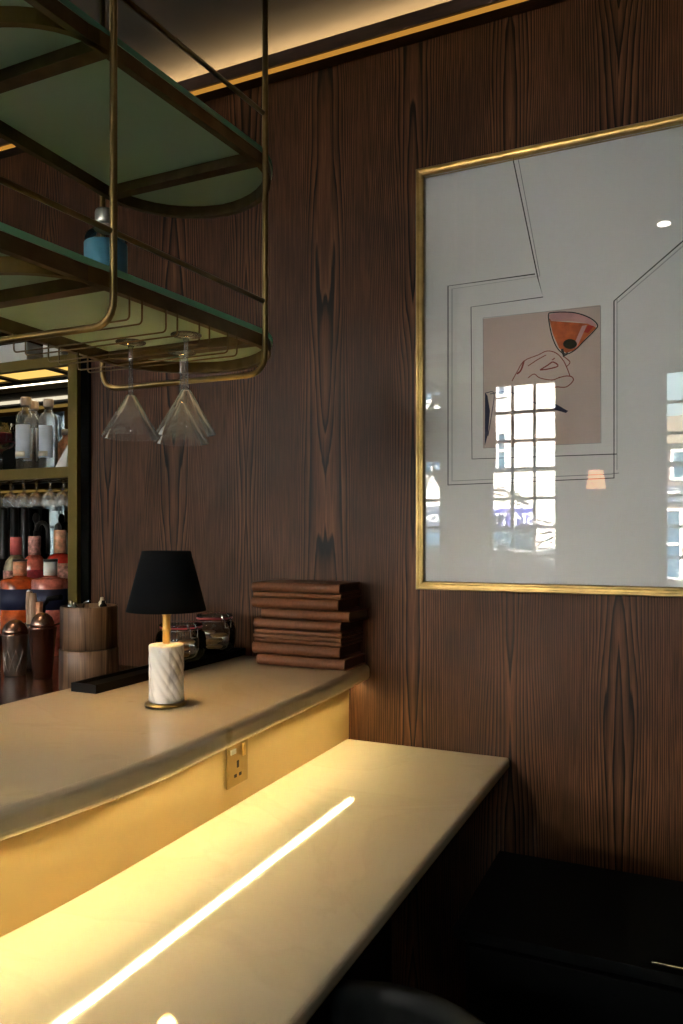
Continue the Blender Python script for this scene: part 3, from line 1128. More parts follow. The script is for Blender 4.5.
for pts, wd in (
    ([(512, 381), (517, 372), (524, 361), (538, 355), (547, 351), (556, 353), (563, 360), (567, 368), (570, 376)], .0018),
    ([(524, 361), (521, 370), (517, 374)], .0035),
    ([(528, 366), (537, 360), (546, 355)], .0018),
    ([(540, 370), (548, 365), (553, 362), (558, 366), (548, 369), (540, 370)], .0026),
    ([(555, 358), (552, 360)], .002),
    ([(563, 356), (570, 362), (566, 367)], .0018),
    ([(558, 378), (566, 376), (572, 377), (573, 381), (566, 387), (556, 387), (546, 390)], .0020),
    ([(528, 378), (534, 374), (540, 378), (552, 380), (560, 377)], .0018),
):
    line_px(hnd, spl(pts, 4), wd, .0002)
pl(hnd).build('drawn_hand', 'ink_red', t)
cf = MB()
fill_px(cf, [(485, 392), (487.5, 396), (490, 411), (488, 434), (484.8, 446)], .0001)
fill_px(cf, [(538, 406), (556, 404), (568, 411), (566, 413), (552, 409)], .0001)
line_px(cf, spl([(486, 393), (494, 393), (492, 412), (488, 436)], 4), .0016, .0002)
line_px(cf, spl([(490, 394), (510, 392), (538, 404), (568, 411)], 4), .0016, .0002)
pl(cf).build('drawn_cuff', 'navy_paint', t)

# ================================================================== back bar
S1, SB = 1.737, 2.14       # shelf tops
bb = thing('back_bar_shelving', 'olive gold back bar shelving with mirror in the wall recess', 'shelf', ((A0 + A1) / 2, D, 1.0))
bo = Vector(bb.location)


def bl(mb):
    mb.v = [tuple(Vector(p) - bo) for p in mb.v]
    return mb


BX1, BX0 = -1.981, -3.40
for x0, x1 in ((BX1 - 0.043, BX1), (BX0, BX0 + 0.05), (-2.76, -2.72)):
    bl(MB().box((x0, D - 0.03, 1.045), (x1, D + 0.02, 2.44))).build('post', 'olive_gold', bb, bevel=0.002)
for zt in (S1, SB):
    sh = bl(MB().box((BX0, D - 0.02, zt - 0.040), (BX1 - 0.044, D, zt))).build('shelf_edge', 'olive_gold', bb, bevel=0.002)
    bl(MB().box((BX0, D + 0.001, zt - 0.022), (BX1 - 0.044, AB - 0.02, zt - 0.0005))).build('shelf_board', 'olive_gold', bb)
bl(MB().box((BX0, D - 0.02, 2.40), (BX1 - 0.044, AB - 0.02, 2.44))).build('top_board', 'olive_gold', bb)
bl(MB().box((BX0, AB - 0.012, 1.05), (BX1 + .04, AB - 0.004, 2.395))).build('mirror_back', 'mirror', bb)
# lit panels and dark battens under the shelves
for zt, bands in ((SB, ((0.04, 0.13, 'shelf_led'), (0.20, 0.235, 'shelf_led_white'))), (S1, ((0.015, 0.06, 'shelf_led'),))):
    for d0, d1, mt in bands:
        bl(MB().box((BX0 + .02, D + d0, zt - 0.030), (BX1 - 0.06, D + d1, zt - 0.0225))).build('light_panel', mt, bb)
bl(MB().box((BX0 + .02, D + 0.135, SB - 0.036), (BX1 - 0.06, D + 0.19, SB - 0.0225))).build('batten', 'black', bb)
for xx in (-2.15, -2.45):
    bl(MB().box((xx - .02, D + 0.01, SB - 0.037), (xx + .02, D + 0.134, SB - 0.0305))).build('batten', 'black', bb)

# black strip between post and panelling, and work surface
MB().box((BX1 + 0.0005, D - 0.012, 1.045), (A1 + 0.003, D - 0.0005, 2.46)).build('trim_3', 'trim_black', kind='structure')
WT = 1.04
tag(MB().prism([(-3.44, 1.40), (-1.445, 1.40), (-1.445, D - 0.014), (-1.985, D - 0.014), (-1.985, AB - 0.02), (-3.44, AB - 0.02)], WT - 0.03, WT).build('work_counter', 'counter_dark', bevel=0.004),
    'glossy dark brown work surface behind the bar where the shakers stand', 'counter')
tag(MB().box((-3.42, 1.46, 0.0), (-1.50, 2.10, WT - 0.0305)).build('work_cabinet', 'black'),
    'black cabinet under the dark brown work surface behind the bar', 'cabinet')
ST = WT + 0.13
tag(MB().box((-3.40, D + 0.145, WT + .0005), (-2.06, AB - 0.025, ST)).build('bottle_step', 'counter_dark', bevel=0.003),
    'dark raised step that lifts the back row of bottles', 'display step')


def lathe_part(prof, name, m, parent, n=28, cap=(True, True)):
    return MB().lathe(prof, n=n, cap=cap).build(name, m, parent)


# clear bottles with pale stoppers on the lit upper shelf
def clear_bottle(px, ztop_px, v, R, label, lab='label_pale', z=S1, hpx=None):
    p = on_v(px, 466, v)
    top = on_v(px, ztop_px, v).z
    h = top - z
    t = thing('stoppered_bottle', label, 'bottle', (p.x, v, z), 0, 'clear stoppered bottles on the lit shelf')
    lathe_part([(R * .9, .0005), (R, .004), (R, h * .70), (R * .9, h * .76), (R * .6, h * .80), (R * .42, h * .83), (R * .42, h * .88)], 'glass_body', 'stem_glass', t)
    lathe_part([(R * .52, h * .885), (R * .55, h * .90), (R * .55, h * .985), (R * .5, h)], 'stopper', 'cork', t)
    a0, a1 = math.radians(-160), math.radians(-20)
    q = MB()
    vs, fs = [], []
    for i in range(15):
        a = a0 + (a1 - a0) * i / 14
        for zz in (h * .17, h * .62):
            vs.append(((R + .0012) * math.cos(a), (R + .0012) * math.sin(a), zz))
    for i in range(14):
        fs.append((2 * i, 2 * i + 2, 2 * i + 3, 2 * i + 1))
    q.add(vs, fs, True)
    q.build('paper_label', lab, t).modifiers.new('solid', 'SOLIDIFY').thickness = 0.0008
    q = MB()
    q.v = []
    vs, fs = [], []
    for i in range(9):
        a = math.radians(-130 + 80 * i / 8)
        for zz in (h * .19, h * .26):
            vs.append(((R + .0022) * math.cos(a), (R + .0022) * math.sin(a), zz))
    for i in range(8):
        fs.append((2 * i, 2 * i + 2, 2 * i + 3, 2 * i + 1))
    q.add(vs, fs, True)
    q.build('label_strip', 'label_cream', t).modifiers.new('solid', 'SOLIDIFY').thickness = 0.0006
    return t


clear_bottle(26, 397.5, 2.20, 0.036, 'tall clear bottle with pale blue label and wood stopper beside the red-filled bowl')
clear_bottle(48.5, 399.5, 2.20, 0.034, 'clear bottle with grey label and wood stopper nearest the gold post', 'label_pale')
clear_bottle(33.5, 401.5, 2.30, 0.036, 'clear stoppered bottle half hidden behind the other two bottles', 'label_pale')

p = on_v(1, 466, 2.20)
t = thing('footed_bowl', 'footed glass bowl of crimson petals on the lit shelf', 'bowl', (p.x, 2.20, S1))
lathe_part([(0.036, .0005), (0.036, .003), (0.008, .010), (0.006, .05), (0.008, .085), (0.045, .100), (0.060, .13), (0.062, .19), (0.0605, .19), (0.058, .13), (0.040, .104), (0.004, .095)], 'bowl', 'jar_glass', t, 36)
lathe_part([(0.020, .105), (0.052, .118), (0.056, .150), (0.035, .156), (0.004, .158)], 'petals', 'crimson', t, 24)
p = on_v(63, 466, 2.27)
t = thing('gold_neck_bottle', 'slim amber bottle with white cap half behind the gold post', 'bottle', (p.x - .005, 2.29, S1))
lathe_part([(0.028, .0005), (0.030, .004), (0.030, .11), (0.014, .13), (0.013, .145)], 'glass_body', 'peach', t)
lathe_part([(0.0165, .1455), (0.0165, .165), (0.014, .167)], 'cap', 'white', t)
p = on_v(64, 466, 2.19)
tag(MB().add([(p.x - .030, 2.17, S1 + .0005), (p.x + .030, 2.17, S1 + .0005), (p.x + .030, 2.23, S1 + .0005), (p.x - .030, 2.23, S1 + .0005), (p.x + .006, 2.198, S1 + .092), (p.x + .010, 2.202, S1 + .092)],
             [(3, 2, 1, 0), (0, 1, 5, 4), (1, 2, 5), (2, 3, 4, 5), (3, 0, 4)]).build('folded_card', 'white', bevel=.001),
    'white folded card standing on the lit shelf against the gold post', 'card')
# white boxes in the top compartment
for x0, x1, y0, lab in ((-3, 27, 351, 'long white box lying on the top shelf of the back bar'), (43, 61, 346, 'shorter white box on the top shelf next to the gold post')):
    a, b_ = on_v(x0, 360, 2.22), on_v(x1, 360, 2.22)
    o = tag(MB().box((a.x, 2.22, SB + .0003), (b_.x, 2.36, on_v(x0, y0, 2.22).z + .02)).build('white_box', 'white', bevel=.002), lab, 'box', 'white boxes on the top shelf')

# stemmed glasses in a rack under the lit shelf
proto = None
k = 0
for row, v in enumerate((2.20, 2.285)):
    for i in range(8):
        x = on_v(64.5, 495, v).x - 0.068 * i - .005
        lab = ('small stemmed glass hanging in the front rack row under the lit shelf' if row == 0 else 'small stemmed glass hanging in the rear rack row under the lit shelf')
        loc = (x, v, S1 - 0.0325)
        if proto is None:
            proto = thing('stemmed_glass', lab, 'glass', loc, 0, 'stemmed glasses hanging in the front rack row')
            lathe_part([(0.004, -.006), (0.026, -.001), (0.027, 0.0)], 'foot', 'stem_glass', proto, 20)
            lathe_part([(0.003, -.045), (0.003, -.006)], 'stem', 'stem_glass', proto, 10)
            lathe_part([(0.029, -.100), (0.031, -.075), (0.022, -.055), (0.003, -.045)], 'bowl', 'stem_glass', proto, 20, (False, True))
            o = proto
        else:
            o = dup(proto, loc, lab)
        o['group'] = 'stemmed glasses hanging in the %s rack row' % ('front' if row == 0 else 'rear')


# front row: liqueur bottles with navy labels
def liqueur(px, body_top, cap_top, wpx, v, label, body, neck, lab):
    x = on_v(px, 600, v).x
    ppm = (on_v(px + 10, 600, v).x - on_v(px - 10, 600, v).x) / 20
    R = wpx / 2 * ppm * 0.93
    zb = WT if v < 2.26 else ST
    h1 = on_v(px, body_top, v).z - zb
    h2 = on_v(px, cap_top, v).z - zb
    t = thing('liqueur_bottle', label, 'bottle', (x, v, zb), 0, 'front row of liqueur bottles')
    lathe_part([(R * .95, .0005), (R, .005), (R, h1 - .014), (R * .93, h1 - .004), (R * .7, h1), (R * .36, h1 + .005), (R * .33, h1 + .010)], 'glass_body', body, t)
    lathe_part([(R * .36, h1 + .0105), (R * .36, h2 - .010)], 'neck_wrap', neck, t)
    lathe_part([(R * .38, h2 - .0095), (R * .38, h2)], 'cap', 'black', t)
    lz1 = on_v(px, 590, v - R).z - zb
    lz0 = on_v(px, 611, v - R).z - zb
    lathe_part([(R + .001, lz0), (R + .001, lz1)], 'paper_label', lab, t)
    return t


liqueur(20, 578, 559, 29, 2.19, 'orange liqueur bottle with navy label and black cap, middle of the front row', 'amber', 'peach', 'label_navy')
liqueur(50.5, 578, 559, 30, 2.19, 'pinkish liqueur bottle with navy label beside the gold post', 'rose', 'white', 'label_navy')
liqueur(-6.5, 582, 562, 24, 2.19, 'pale peach bottle with cream label at the frame edge of the front row', 'peach', 'peach', 'label_cream')


# back row: gin bottles with pink necks
def gin(px, top, neck_b, sh, wpx, v, label, body, neck, lab):
    x = on_v(px, 560, v).x
    ppm = (on_v(px + 10, 560, v).x - on_v(px - 10, 560, v).x) / 20
    R = wpx / 2 * ppm
    zb = ST
    ht = on_v(px, top, v).z - zb
    hn = on_v(px, neck_b, v).z - zb
    hs = on_v(px, sh, v).z - zb
    t = thing('gin_bottle', label, 'bottle', (x, v, zb), 0, 'back row of gin bottles')
    r = R * .45
    lathe_part([(R * .94, .0005), (R, .005), (R, hs), (R * .85, hs + (hn - hs) * .5), (r, hn)], 'glass_body', body, t)
    lathe_part([(r * 1.06, hn + .0005), (r * 1.06, ht - .004), (r * .95, ht)], 'foil_neck', neck, t)
    lathe_part([(R + .001, hs * .15), (R + .001, hs * .93)], 'paper_label', lab, t)
    return t


gin(16, 537, 555, 567, 17, 2.33, 'pale gin bottle with plain pink foil neck, above the orange liqueur', 'pale_gin', 'pink', 'pink_print')
gin(34.5, 536, 555, 566, 19, 2.33, 'dark rose gin bottle with mottled pink neck, middle of the back row', 'rose', 'pink_print', 'crimson')
gin(60, 530, 553, 559, 19, 2.33, 'bright red gin bottle with peach neck against the gold post', 'red', 'peach', 'pink_print')

# tall black bottles further back
for i, px in enumerate((4, 14.5, 25)):
    x = on_v(px, 520, 2.43).x
    h = on_v(px, 508, 2.43).z - ST
    R = 0.0185
    t = thing('black_bottle', ['tall matt black bottle at the frame edge behind the gins', 'tall matt black bottle, middle one of three behind the gins', 'tall matt black bottle next to the black tap'][i], 'bottle', (x, 2.43, ST), 0, 'tall black bottles at the mirror')
    lathe_part([(R * .95, .0005), (R, .004), (R, h * .78), (R * .9, h * .80), (R * .9, h * .97), (R * .8, h)], 'body', 'black', t, 20)
    lathe_part([(R * 1.02, h * .30), (R * 1.02, h * .50)], 'label_band', 'rubber', t, 20)


def tap(px, knob_px, arch_px, label):
    v = 2.415
    x = on_v(px, 540, v).x
    zt = on_v(px, knob_px, v).z - ST
    ax = on_v(arch_px, 540, v).x - x
    t = thing('beer_tap', label, 'tap', (x, v, ST), 0, 'black taps at the mirror')
    lathe_part([(0.026, .0005), (0.026, .008), (0.012, .014), (0.012, zt - .075)], 'column', 'black', t, 20)
    m_ = MB().tube([(0, 0, zt - .085)] + [(ax * .5 - ax * .5 * math.cos(a), 0, zt - .085 + .045 * math.sin(a)) for a in [PI * i / 10 for i in range(1, 10)]] + [(ax, 0, zt - .10), (ax, 0, zt - .17)], 0.009, 12)
    m_.build('spout', 'black', t)
    m_ = MB().tube([(0, 0, zt - .076), (0, 0, zt - .04)], 0.005, 10)
    m_.build('lever', 'black', t)
    MB().ball((0, 0, zt - .022), 0.0145, 18, 1.6).build('knob', 'black', t)
    return t


tap(36, 513, 48, 'black swan-neck tap with oval knob between the gin bottles')
tap(58, 523, 68, 'black tap with oval knob behind the red gin bottle')

# ------------------------------------------------------------------ shakers and tools on the work surface
def tin(px, base_py, top_py, wt, wb, label, m, name):
    p = on_z(px, base_py, WT)
    depth = (EYE - WT) * F / (base_py - HY)
    rt, rb = wt / 2 * depth / F, wb / 2 * depth / F
    h = (base_py - top_py) * depth / F * 0.97
    t = thing(name, label, 'shaker', tuple(p), 0, 'cocktail shakers behind the bar')
    lathe_part([(rb * .9, .0005), (rb, .004), (rt, h - .002), (rt + .001, h), (rt - .001, h), (rb - .003, .006), (0.001, .005)], 'body', m, t, 36)
    return t, p, rt, rb, h


t1, p1, rt1, rb1, h1 = tin(15, 675, 633, 24, 20, 'etched steel shaking tin with a diamond pattern, behind the bar', 'gunmetal', 'shaker_tin')
q = MB()
for i in range(9):
    for s in (-1, 1):
        pts = []
        for k in range(9):
            zz = h1 * (.08 + .55 * k / 8)
            a = 2 * PI * i / 9 + s * .7 * k / 8
            r = rb1 + (rt1 - rb1) * zz / h1 + .0003
            pts.append((r * math.cos(a), r * math.sin(a), zz))
        q.tube(pts, 0.0008, 6)
q.build('etched_lattice', 'gunmetal', t1)
t2, p2, rt2, rb2, h2 = tin(42.5, 678, 626, 27, 18, 'tall copper shaker tin nearest the wooden canisters', 'copper', 'shaker_tin')
t3, p3, rt3, rb3, h3 = tin(-9, 672, 634, 22, 18, 'copper tin cut off by the frame edge behind the bar', 'copper', 'shaker_tin')


def strainer(p, h, R, label, tilt):
    t = thing('julep_strainer', label, 'strainer', (p.x, p.y, p.z + h + .0015), 0, 'copper strainers resting in the tins')
    prof = [(R, 0.0), (R * .98, .012), (R * .80, .030), (R * .45, .042), (0.002, .046)]
    b = MB().lathe(prof, n=28)
    b.lathe([(R + .004, -.001), (R + .004, .001)], n=28)
    b.build('dome', 'copper', t)
    MB().tube([(R * .9, 0, .004), (R + .03, .0, .016), (R + .07, .0, .020)], 0.003, 8).build('handle', 'copper', t)
    t.rotation_euler = (0, 0, tilt)
    return t


strainer(p1, h1, rt1 * 1.02, 'copper domed strainer lying on the etched shaking tin', 2.4)
strainer(p2, h2, rt2 * .85, 'copper domed strainer lying on the tall copper tin', 0.6)
# tools leaning behind the tins, in a dark holder
hp = Vector((p2.x * 1.085 - 0.02, p2.y * 1.085, WT))
t = thing('tool_holder', 'dark tool caddy behind the copper shaker tin', 'holder', tuple(hp))
lathe_part([(0.046, .0005), (0.046, .15), (0.043, .15), (0.043, .006), (0.002, .005)], 'body', 'black', t, 28)
for i, (dx, dy, lean, m, lab, hh) in enumerate(((-.020, -.010, -.10, 'muddler', 'pale wooden muddler standing behind the copper shaker, the outer one', .245),
                                                (-.002, -.014, -.06, 'muddler', 'pale wooden muddler standing closer to the copper shaker strainer', .240))):
    b = MB().lathe([(0.010, 0), (0.0125, .01), (0.0125, hh * .9), (0.010, hh)], n=14)
    o = b.build('wooden_muddler', m)
    o.location = (hp.x + dx, hp.y + dy, WT + .012)
    o.rotation_euler = (0.01, lean * .3, 0)
    tag(o, lab, 'muddler', 'wooden muddlers')
t = thing('bar_spoon', 'bar spoon with round white disc top in the tool caddy', 'spoon', (hp.x - .036, hp.y + .004, WT + .008))
MB().tube([(0.01, 0, 0), (-.01, 0, .235)], 0.002, 8).build('shaft', 'steel', t)
MB().lathe([(0.009, -.003), (0.010, 0), (0.009, .003)], n=18, mat=Matrix.Translation((-.011, 0, .244)) @ Matrix.Rotation(PI / 2, 4, 'X')).build('disc_top', 'white', t)
b = MB().tube([(-.01, 0, 0), (0.0, 0, .20), (.02, 0, .225), (.075, 0, .232)], [.004, .005, .009, .009], 10)
o = b.build('black_handled_strainer', 'rubber')
o.location = (hp.x + .022, hp.y + .006, WT + .008)
tag(o, 'black handled bar tool lying across the caddy behind the shaker', 'bar tool')
b = MB().tube([(0, 0, 0), (.006, 0, .215)], [.005, .012], 10)
o = b.build('copper_jigger', 'peach')
o.location = (hp.x + .018, hp.y - .018, WT + .008)
tag(o, 'orange copper bar tool upright beside the wooden muddlers', 'bar tool')

# ------------------------------------------------------------------ wooden canisters
cp = on_z(89, 688, WT)
cz0 = WT + .0005
c = Vector((cp.x, cp.y))


def canister(dx, dy, z, R, h, label):
    t = thing('wooden_canister', label, 'canister', (c.x + dx, c.y + dy, z), 0, 'wooden canisters beside the bar mat')
    b = MB().lathe([(R - .004, 0), (R, .003), (R, h - .003), (R - .002, h), (R - .008, h), (R - .008, .010), (0.002, .008)], n=48)
    b.build('body', 'canister_wood', t)
    return t


canister(0, 0, cz0, 0.0835, 0.118, 'round wooden canister at the bottom of the pair beside the bar mat')
# the upper one stands on the rim of the lower
canister(0.0, 0.0, cz0 + .1185, 0.0805, 0.123, 'round wooden canister on top of the other, holding bar tools')
cz1 = cz0 + .1185 + .010
for i, (dx, dy, hh, m, lab) in enumerate(((-.040, -.030, .128, 'steel', 'silver pourer poking out of the upper canister, toward the gold post'),
                                          (-.022, -.035, .124, 'steel', 'silver pourer beside the other one in the upper canister'),
                                          (.040, .010, .138, 'label_cream', 'pale cream pourer standing in the upper canister nearer the lamp'),
                                          (.058, -.005, .130, 'rubber', 'black pourer in the upper canister closest to the lamp'))):
    b = MB().lathe([(0.006, .0), (0.006, hh * .80), (0.010, hh * .82), (0.010, hh * .9), (0.006, hh * .93), (0.0045, hh)], n=14)
    o = b.build('bottle_pourer', m)
    o.location = (c.x + dx, c.y + dy, cz1)
    tag(o, lab, 'pourer', 'pourers in the wooden canister')
b = MB().tube([(-.020, 0, 0), (.0, 0, .123), (.028, -.008, .130)], [.003, .003, .004], 8)
o = b.build('bar_tongs', 'steel')
o.location = (c.x, c.y - .02, cz1)
tag(o, 'thin steel tongs bent over the rim of the upper canister', 'tongs')

# ================================================================== dark seating below
st = thing('tub_stool', 'low tub bar stool with mottled black leather back pushed up to the stone ledge', 'stool', (-0.37, 0.865, -0.002), 0)
lathe_part([(0.150, .55), (0.168, .555), (0.175, .58), (0.170, .62), (0.002, .632)], 'seat', 'stool', st, 48)
# curved back: a padded shell round three quarters of the seat, open to the ledge
q = MB()
na, vs, fs = 40, [], []
prof = [(0.180, .50), (0.205, .50), (0.212, .68), (0.212, .80), (0.206, .820), (0.196, .828), (0.186, .820), (0.180, .80), (0.178, .64)]
for i in range(na + 1):
    a = math.radians(-125 + 250 * i / na)
    for rr, zz in prof:
        vs.append((rr * math.cos(a), rr * math.sin(a), zz))
m9 = len(prof)
for i in range(na):
    for k in range(m9):
        k2 = (k + 1) % m9
        fs.append((i * m9 + k, i * m9 + k2, (i + 1) * m9 + k2, (i + 1) * m9 + k))
fs += [tuple(range(m9 - 1, -1, -1)), tuple(na * m9 + k for k in range(m9))]
q.add(vs, fs, True)
q.build('backrest', 'stool', st)
for k in range(4):
    a = PI / 4 + k * PI / 2
    MB().tube([(0.125 * math.cos(a), 0.125 * math.sin(a), .549), (0.18 * math.cos(a), 0.18 * math.sin(a), .0025)], [.016, .010], 12).build('leg', 'black', st)
ringp = [(0.150 * math.cos(a), 0.150 * math.sin(a), .25) for a in [2 * PI * i / 32 for i in range(32)]]
MB().tube(ringp, 0.008, 8, closed=True).build('foot_ring', 'bronze', st)
bq = thing('sideboard', 'low matt black sideboard, added to shade the wall under the picture', 'sideboard', (0.45, 1.62, 0))  # guessed form, sized to keep light off the lower wall
MB().box((-0.84, -0.185, .06), (0.95, 0.18, .718)).build('body', 'trim_black', bq)
MB().box((-0.86, -0.20, .7185), (0.96, 0.19, .74)).build('top', 'trim_black', bq)
MB().box((-0.80, -0.16, .0005), (0.91, 0.16, .0595)).build('plinth', 'trim_black', bq)
for k in range(3):
    d = MB().box((-0.83 + .592 * k, -0.204, .075), (-0.83 + .592 * k + .585, -0.1855, .712)).build('door', 'trim_black', bq, bevel=.002)
    MB().box((-0.83 + .592 * k + .55, -0.215, .36), (-0.83 + .592 * k + .562, -0.2045, .48)).build('handle', 'bronze', d)
tr = thing('serving_tray', 'black tray with a thin bright rim on the edge of the matt black sideboard', 'tray', (-0.06, 1.432, 0.7405))
MB().box((0.0, 0.002, 0), (0.46, 0.28, .007)).build('body', 'trim_black', tr)
MB().tube([(0.0, 0.0005, .0055), (0.46, 0.0005, .0055)], 0.0012, 8).build('rim', 'steel', tr)

# potted plant by the window, mirrored in the picture glass
random.seed(11)
pt = thing('potted_monstera', 'leafy monstera in a dark planter before the tall window, mirrored in the picture', 'plant', (-1.42, -2.62, 0))
lathe_part([(0.15, .0005), (0.19, .50), (0.20, .52), (0.18, .52), (0.17, .47), (0.002, .46)], 'planter', 'pot', pt, 32)


def monstera_outline():
    pts = []
    side = []
    lobes = 5
    for i in range(lobes):
        y0 = i / lobes
        y1 = (i + .62) / lobes
        y2 = (i + .8) / lobes
        wv = lambda y: 0.52 * math.sin(PI * (0.12 + .80 * y) ** 0.8)
        side += [(wv(y0), y0), (wv((y0 + y1) / 2) * 1.06, (y0 + y1) / 2), (wv(y1), y1), (wv(y2) * .35, y2 - .03)]
    pts = [(0, -.02)] + side + [(0, 1.05)] + [(-x, y) for x, y in side[::-1]]
    return pts


ol = monstera_outline()
nl = 9
for k in range(nl):
    a = 2 * PI * k / nl + random.uniform(-.2, .2)
    zt = random.uniform(1.28, 1.93)
    rr = random.uniform(.08, .22)
    top = Vector((rr * math.cos(a), rr * math.sin(a) * .8, zt))
    size = random.uniform(.22, .33)
    s = MB().tube([(0.04 * math.cos(a), .04 * math.sin(a), .44), (rr * .5 * math.cos(a), rr * .5 * math.sin(a), (zt + .5) / 2), tuple(top)], [.008, .007, .004], 8)
    stem_o = s.build('stalk', 'leaf', pt)
    lf = MB()
    pitch = random.uniform(-.7, .4)
    Mx = Matrix.Translation(top) @ Matrix.Rotation(a - PI / 2, 4, 'Z') @ Matrix.Rotation(pitch, 4, 'X') @ Matrix.Rotation(random.uniform(-.6, .6), 4, 'Y') @ Matrix.Scale(size, 4)
    vs = [(x, y, -0.22 * x * x - .25 * y * y) for x, y in ol]
    m_ = [(0, y, -.25 * y * y + .03) for y in (0.0, .25, .5, .75, 1.0)]
    half = (len(ol) - 2) // 2
    fs = []
    n = len(ol)
    # fan both halves to the midrib
    mid = list(range(n, n + 5))
    allv = vs + m_
    for i in range(1, half):
        y = (ol[i][1] + ol[i + 1][1]) / 2
        mi = min(range(5), key=lambda q_: abs(m_[q_][1] - y))
        fs.append((i, i + 1, n + mi))
        fs.append((n - i, n + mi, n - i - 1))
    lf.add(allv, fs, True, Mx)
    o = lf.build('leaf', 'leaf', stem_o)
    o.modifiers.new('solid', 'SOLIDIFY').thickness = 0.002

# ================================================================== outside, across the street
FV = -12.5


def facade_win(x0, x1, z0, z1, par, v=FV, m='street_glass'):
    f = MB()
    for a in ((x0 - .05, x0, z0 - .05, z1 + .05), (x1, x1 + .05, z0 - .05, z1 + .05), (x0, x1, z0 - .05, z0), (x0, x1, z1, z1 + .05), ((x0 + x1) / 2 - .025, (x0 + x1) / 2 + .025, z0, z1), (x0, x1, (z0 + z1) / 2 - .025, (z0 + z1) / 2 + .025)):
        f.box((a[0], v + .001, a[2]), (a[1], v + .06, a[3]))
    o = f.build('window', 'white_render', par)
    MB().box((x0, v + .0015, z0), (x1, v + .02, z1)).build('pane', m, o)


bw = thing('white_building', 'tall white rendered building across the street, mirrored in the picture glass', 'building', (0, 0, -0.1))
MB().box((-11.0, FV - 6, 0), (-2.45, FV, 11)).build('wall', 'white_render', bw)
for zz in (3.1, 4.7, 6.6):
    facade_win(-3.98 - .0, -3.66, zz, zz + .75, bw)
    facade_win(-5.6, -5.0, zz, zz + 1.1, bw)
    facade_win(-8.2, -7.4, zz, zz + 1.1, bw)
# painted lettering on the white wall: rows of small strokes, too far to read
q = MB()
random.seed(5)
for r_, (zz, n_) in enumerate(((4.95, 9), (4.75, 8), (4.2, 9), (4.0, 8), (3.3, 9))):
    for i in range(n_):
        xx = -2.48 - i * .058
        hh = .12 if r_ != 2 else .09
        q.box((xx - .028, FV + .001, zz + i * .018), (xx, FV + .006, zz + i * .018 + hh * random.uniform(.5, 1)))
q.build('wall_lettering', 'wall_ink', bw)
sf = MB().box((-4.05, FV + .001, 1.78), (-3.0, FV + .12, 2.22)).build('shop_sign', 'shop_blue', bw)
text('lettering', 'SMITHS', .36, (-3.60, FV + .13, 1.98), 'shop_white', sf)
sf = MB().box((-8.5, FV + .001, 1.75), (-4.9, FV + .12, 2.30)).build('shop_sign', 'shop_slate', bw)
text('lettering', 'CH', .23, (-5.30, FV + .13, 2.02), 'shop_white', sf)
for a, b_ in ((-4.0, -3.05), (-8.4, -5.0)):
    f = MB().box((a, FV + .001, .45), (b_, FV + .05, 1.70)).build('shop_window', 'street_glass', bw)
b2 = thing('low_building', 'low brick building with clay tile roof across the street', 'building', (0, 0, -0.1))
MB().box((-2.30, FV - 7, 0), (6.5, FV - 1.0, 3.55)).build('wall', 'brick', b2)
MB().add([(-2.4, FV - .8, 3.56), (6.6, FV - .8, 3.56), (6.6, FV - 5, 4.75), (-2.4, FV - 5, 4.75), (-2.4, FV - 7, 3.56), (6.6, FV - 7, 3.56)],
         [(0, 1, 2, 3), (3, 2, 5, 4), (0, 3, 4), (1, 5, 2), (0, 4, 5, 1)]).build('roof', 'tile_roof', b2)
for x in (-1.1, .1, 1.3, 2.5):
    facade_win(x - .42, x + .28, 2.85, 3.4, b2, FV - 1.0)
sf = MB().box((-2.2, FV - .999, 2.33), (2.8, FV - .88, 2.67)).build('shop_sign', 'shop_slate', b2)
text('lettering', 'HIRE', .17, (-.28, FV - .87, 2.50), 'shop_white', sf)
for x in (-1.6, -.6, .4, 1.4):
    facade_win(x - .40, x + .40, .75, 2.15, b2, FV - 1.0)
MB().box((-40, -60, -0.25), (40, VB - 0.25, -0.10)).build('street_ground', 'asphalt', kind='structure')
MB().box((-40, FV + .15, -0.10), (40, FV + 2.2, 0.02)).build('pavement', 'pavement', kind='structure')
b3 = thing('side_building', 'pale building added beyond the side windows, dims the sky mirrored behind the bottles', 'building', (-12.5, -1.0, -0.1))  # added so bright sky does not fill the back bar mirror
MB().box((-4, -9, 0), (0, 9, 7)).build('wall', 'side_render', b3)
for yy in (-3.4, -1.2, 1.0, 3.2):
    for zz in (1.0, 3.6):
        f = MB().box((.0005, yy, zz), (.05, yy + 1.0, zz + 1.6))
        o = f.build('window', 'street_glass', b3)
        MB().box((.0505, yy + .47, zz), (.07, yy + .53, zz + 1.6)).box((.0505, yy, zz + .77), (.07, yy + 1.0, zz + .83)).build('glazing_bar', 'white_render', o)
# projecting pub sign seen through the far window
t = thing('projecting_sign', 'dark projecting street sign outside the tall window at the picture edge', 'sign', (-3.14, -4.6, 0))
MB().box((-.06, -.05, -.1), (.0, .05, 3.4)).build('post', 'black', t)
MB().box((.005, -.03, 2.40), (.52, .03, 3.02)).build('board', 'black', t, bevel=.01)
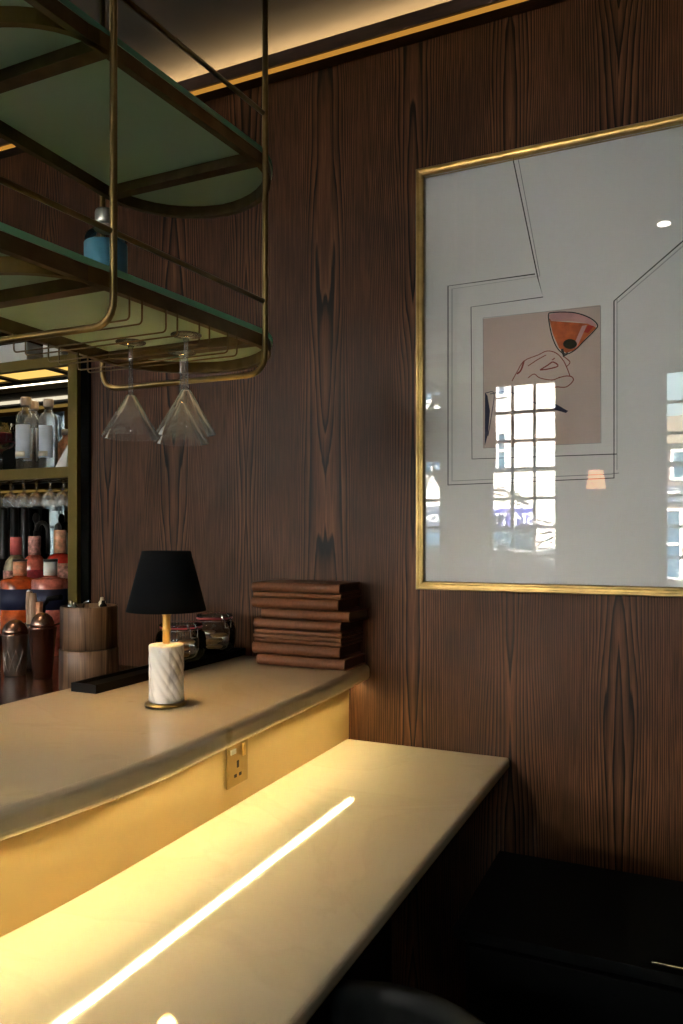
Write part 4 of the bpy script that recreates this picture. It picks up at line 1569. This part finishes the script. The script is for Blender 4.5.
# parked car in the street
car = thing('parked_car', 'pale car parked across the street', 'car', (-2.9, FV + 3.1, -0.10), 0)
rot = Matrix(((1, 0, 0, 0), (0, 0, 1, 0), (0, 1, 0, 0), (0, 0, 0, 1)))
bodyp = [(-2.0, .30), (2.0, .30), (2.05, .62), (1.95, .82), (1.15, .92), (.55, 1.36), (-1.2, 1.40), (-1.85, .95), (-2.05, .80)]
MB().prism(bodyp, -.8, .8, rot).build('body', 'car_white', car, bevel=.06, seg=3)
MB().prism([(.98, .95), (.48, 1.30), (-1.1, 1.33), (-1.6, .97)], .801, .812, rot).build('side_window', 'street_glass', car)
for x in (-1.25, 1.25):
    for y in (-.80, .62):
        MB().lathe([(.20, 0), (.31, 0.02), (.31, .16), (.20, .18)], n=24, mat=Matrix.Translation((x, y, .31)) @ Matrix.Rotation(-PI / 2, 4, 'X')).build('wheel', 'rubber', car)

# ================================================================== light
wd = bpy.data.worlds.new('world')
sc.world = wd
wd.use_nodes = True
nt = wd.node_tree
bg = nt.nodes['Background']
bg.inputs[0].default_value = (0.52, 0.73, 0.79, 1)
bg.inputs[1].default_value = 11.0
sun = bpy.data.lights.new('sun', 'SUN')
sun.energy = 240
sun.angle = math.radians(0.6)
sun.color = (1, 0.93, 0.83)
so = bpy.data.objects.new('sun', sun)
dirv = Vector((-0.08, -0.80, -0.56))
so.rotation_euler = dirv.to_track_quat('-Z', 'Y').to_euler()
so.location = (0, 10, 20)
col.objects.link(so)

# ================================================================== render look
vs_ = sc.view_settings
vs_.view_transform = 'Standard'
vs_.look = 'None'
vs_.gamma = 1.0
vs_.exposure = 0.0
vs_.use_curve_mapping = False
sc.display_settings.display_device = 'sRGB'
cy = sc.cycles
cy.use_denoising = True
try:
    cy.denoiser = 'OPENIMAGEDENOISE'
    cy.denoising_input_passes = 'RGB_ALBEDO_NORMAL'
    cy.denoising_prefilter = 'ACCURATE'
except Exception:
    pass
cy.max_bounces = 10
cy.diffuse_bounces = 5
cy.glossy_bounces = 6
cy.transparent_max_bounces = 32
cy.transmission_bounces = 8
cy.sample_clamp_indirect = 0.0
cy.caustics_reflective = False
cy.caustics_refractive = False
cy.use_adaptive_sampling = False
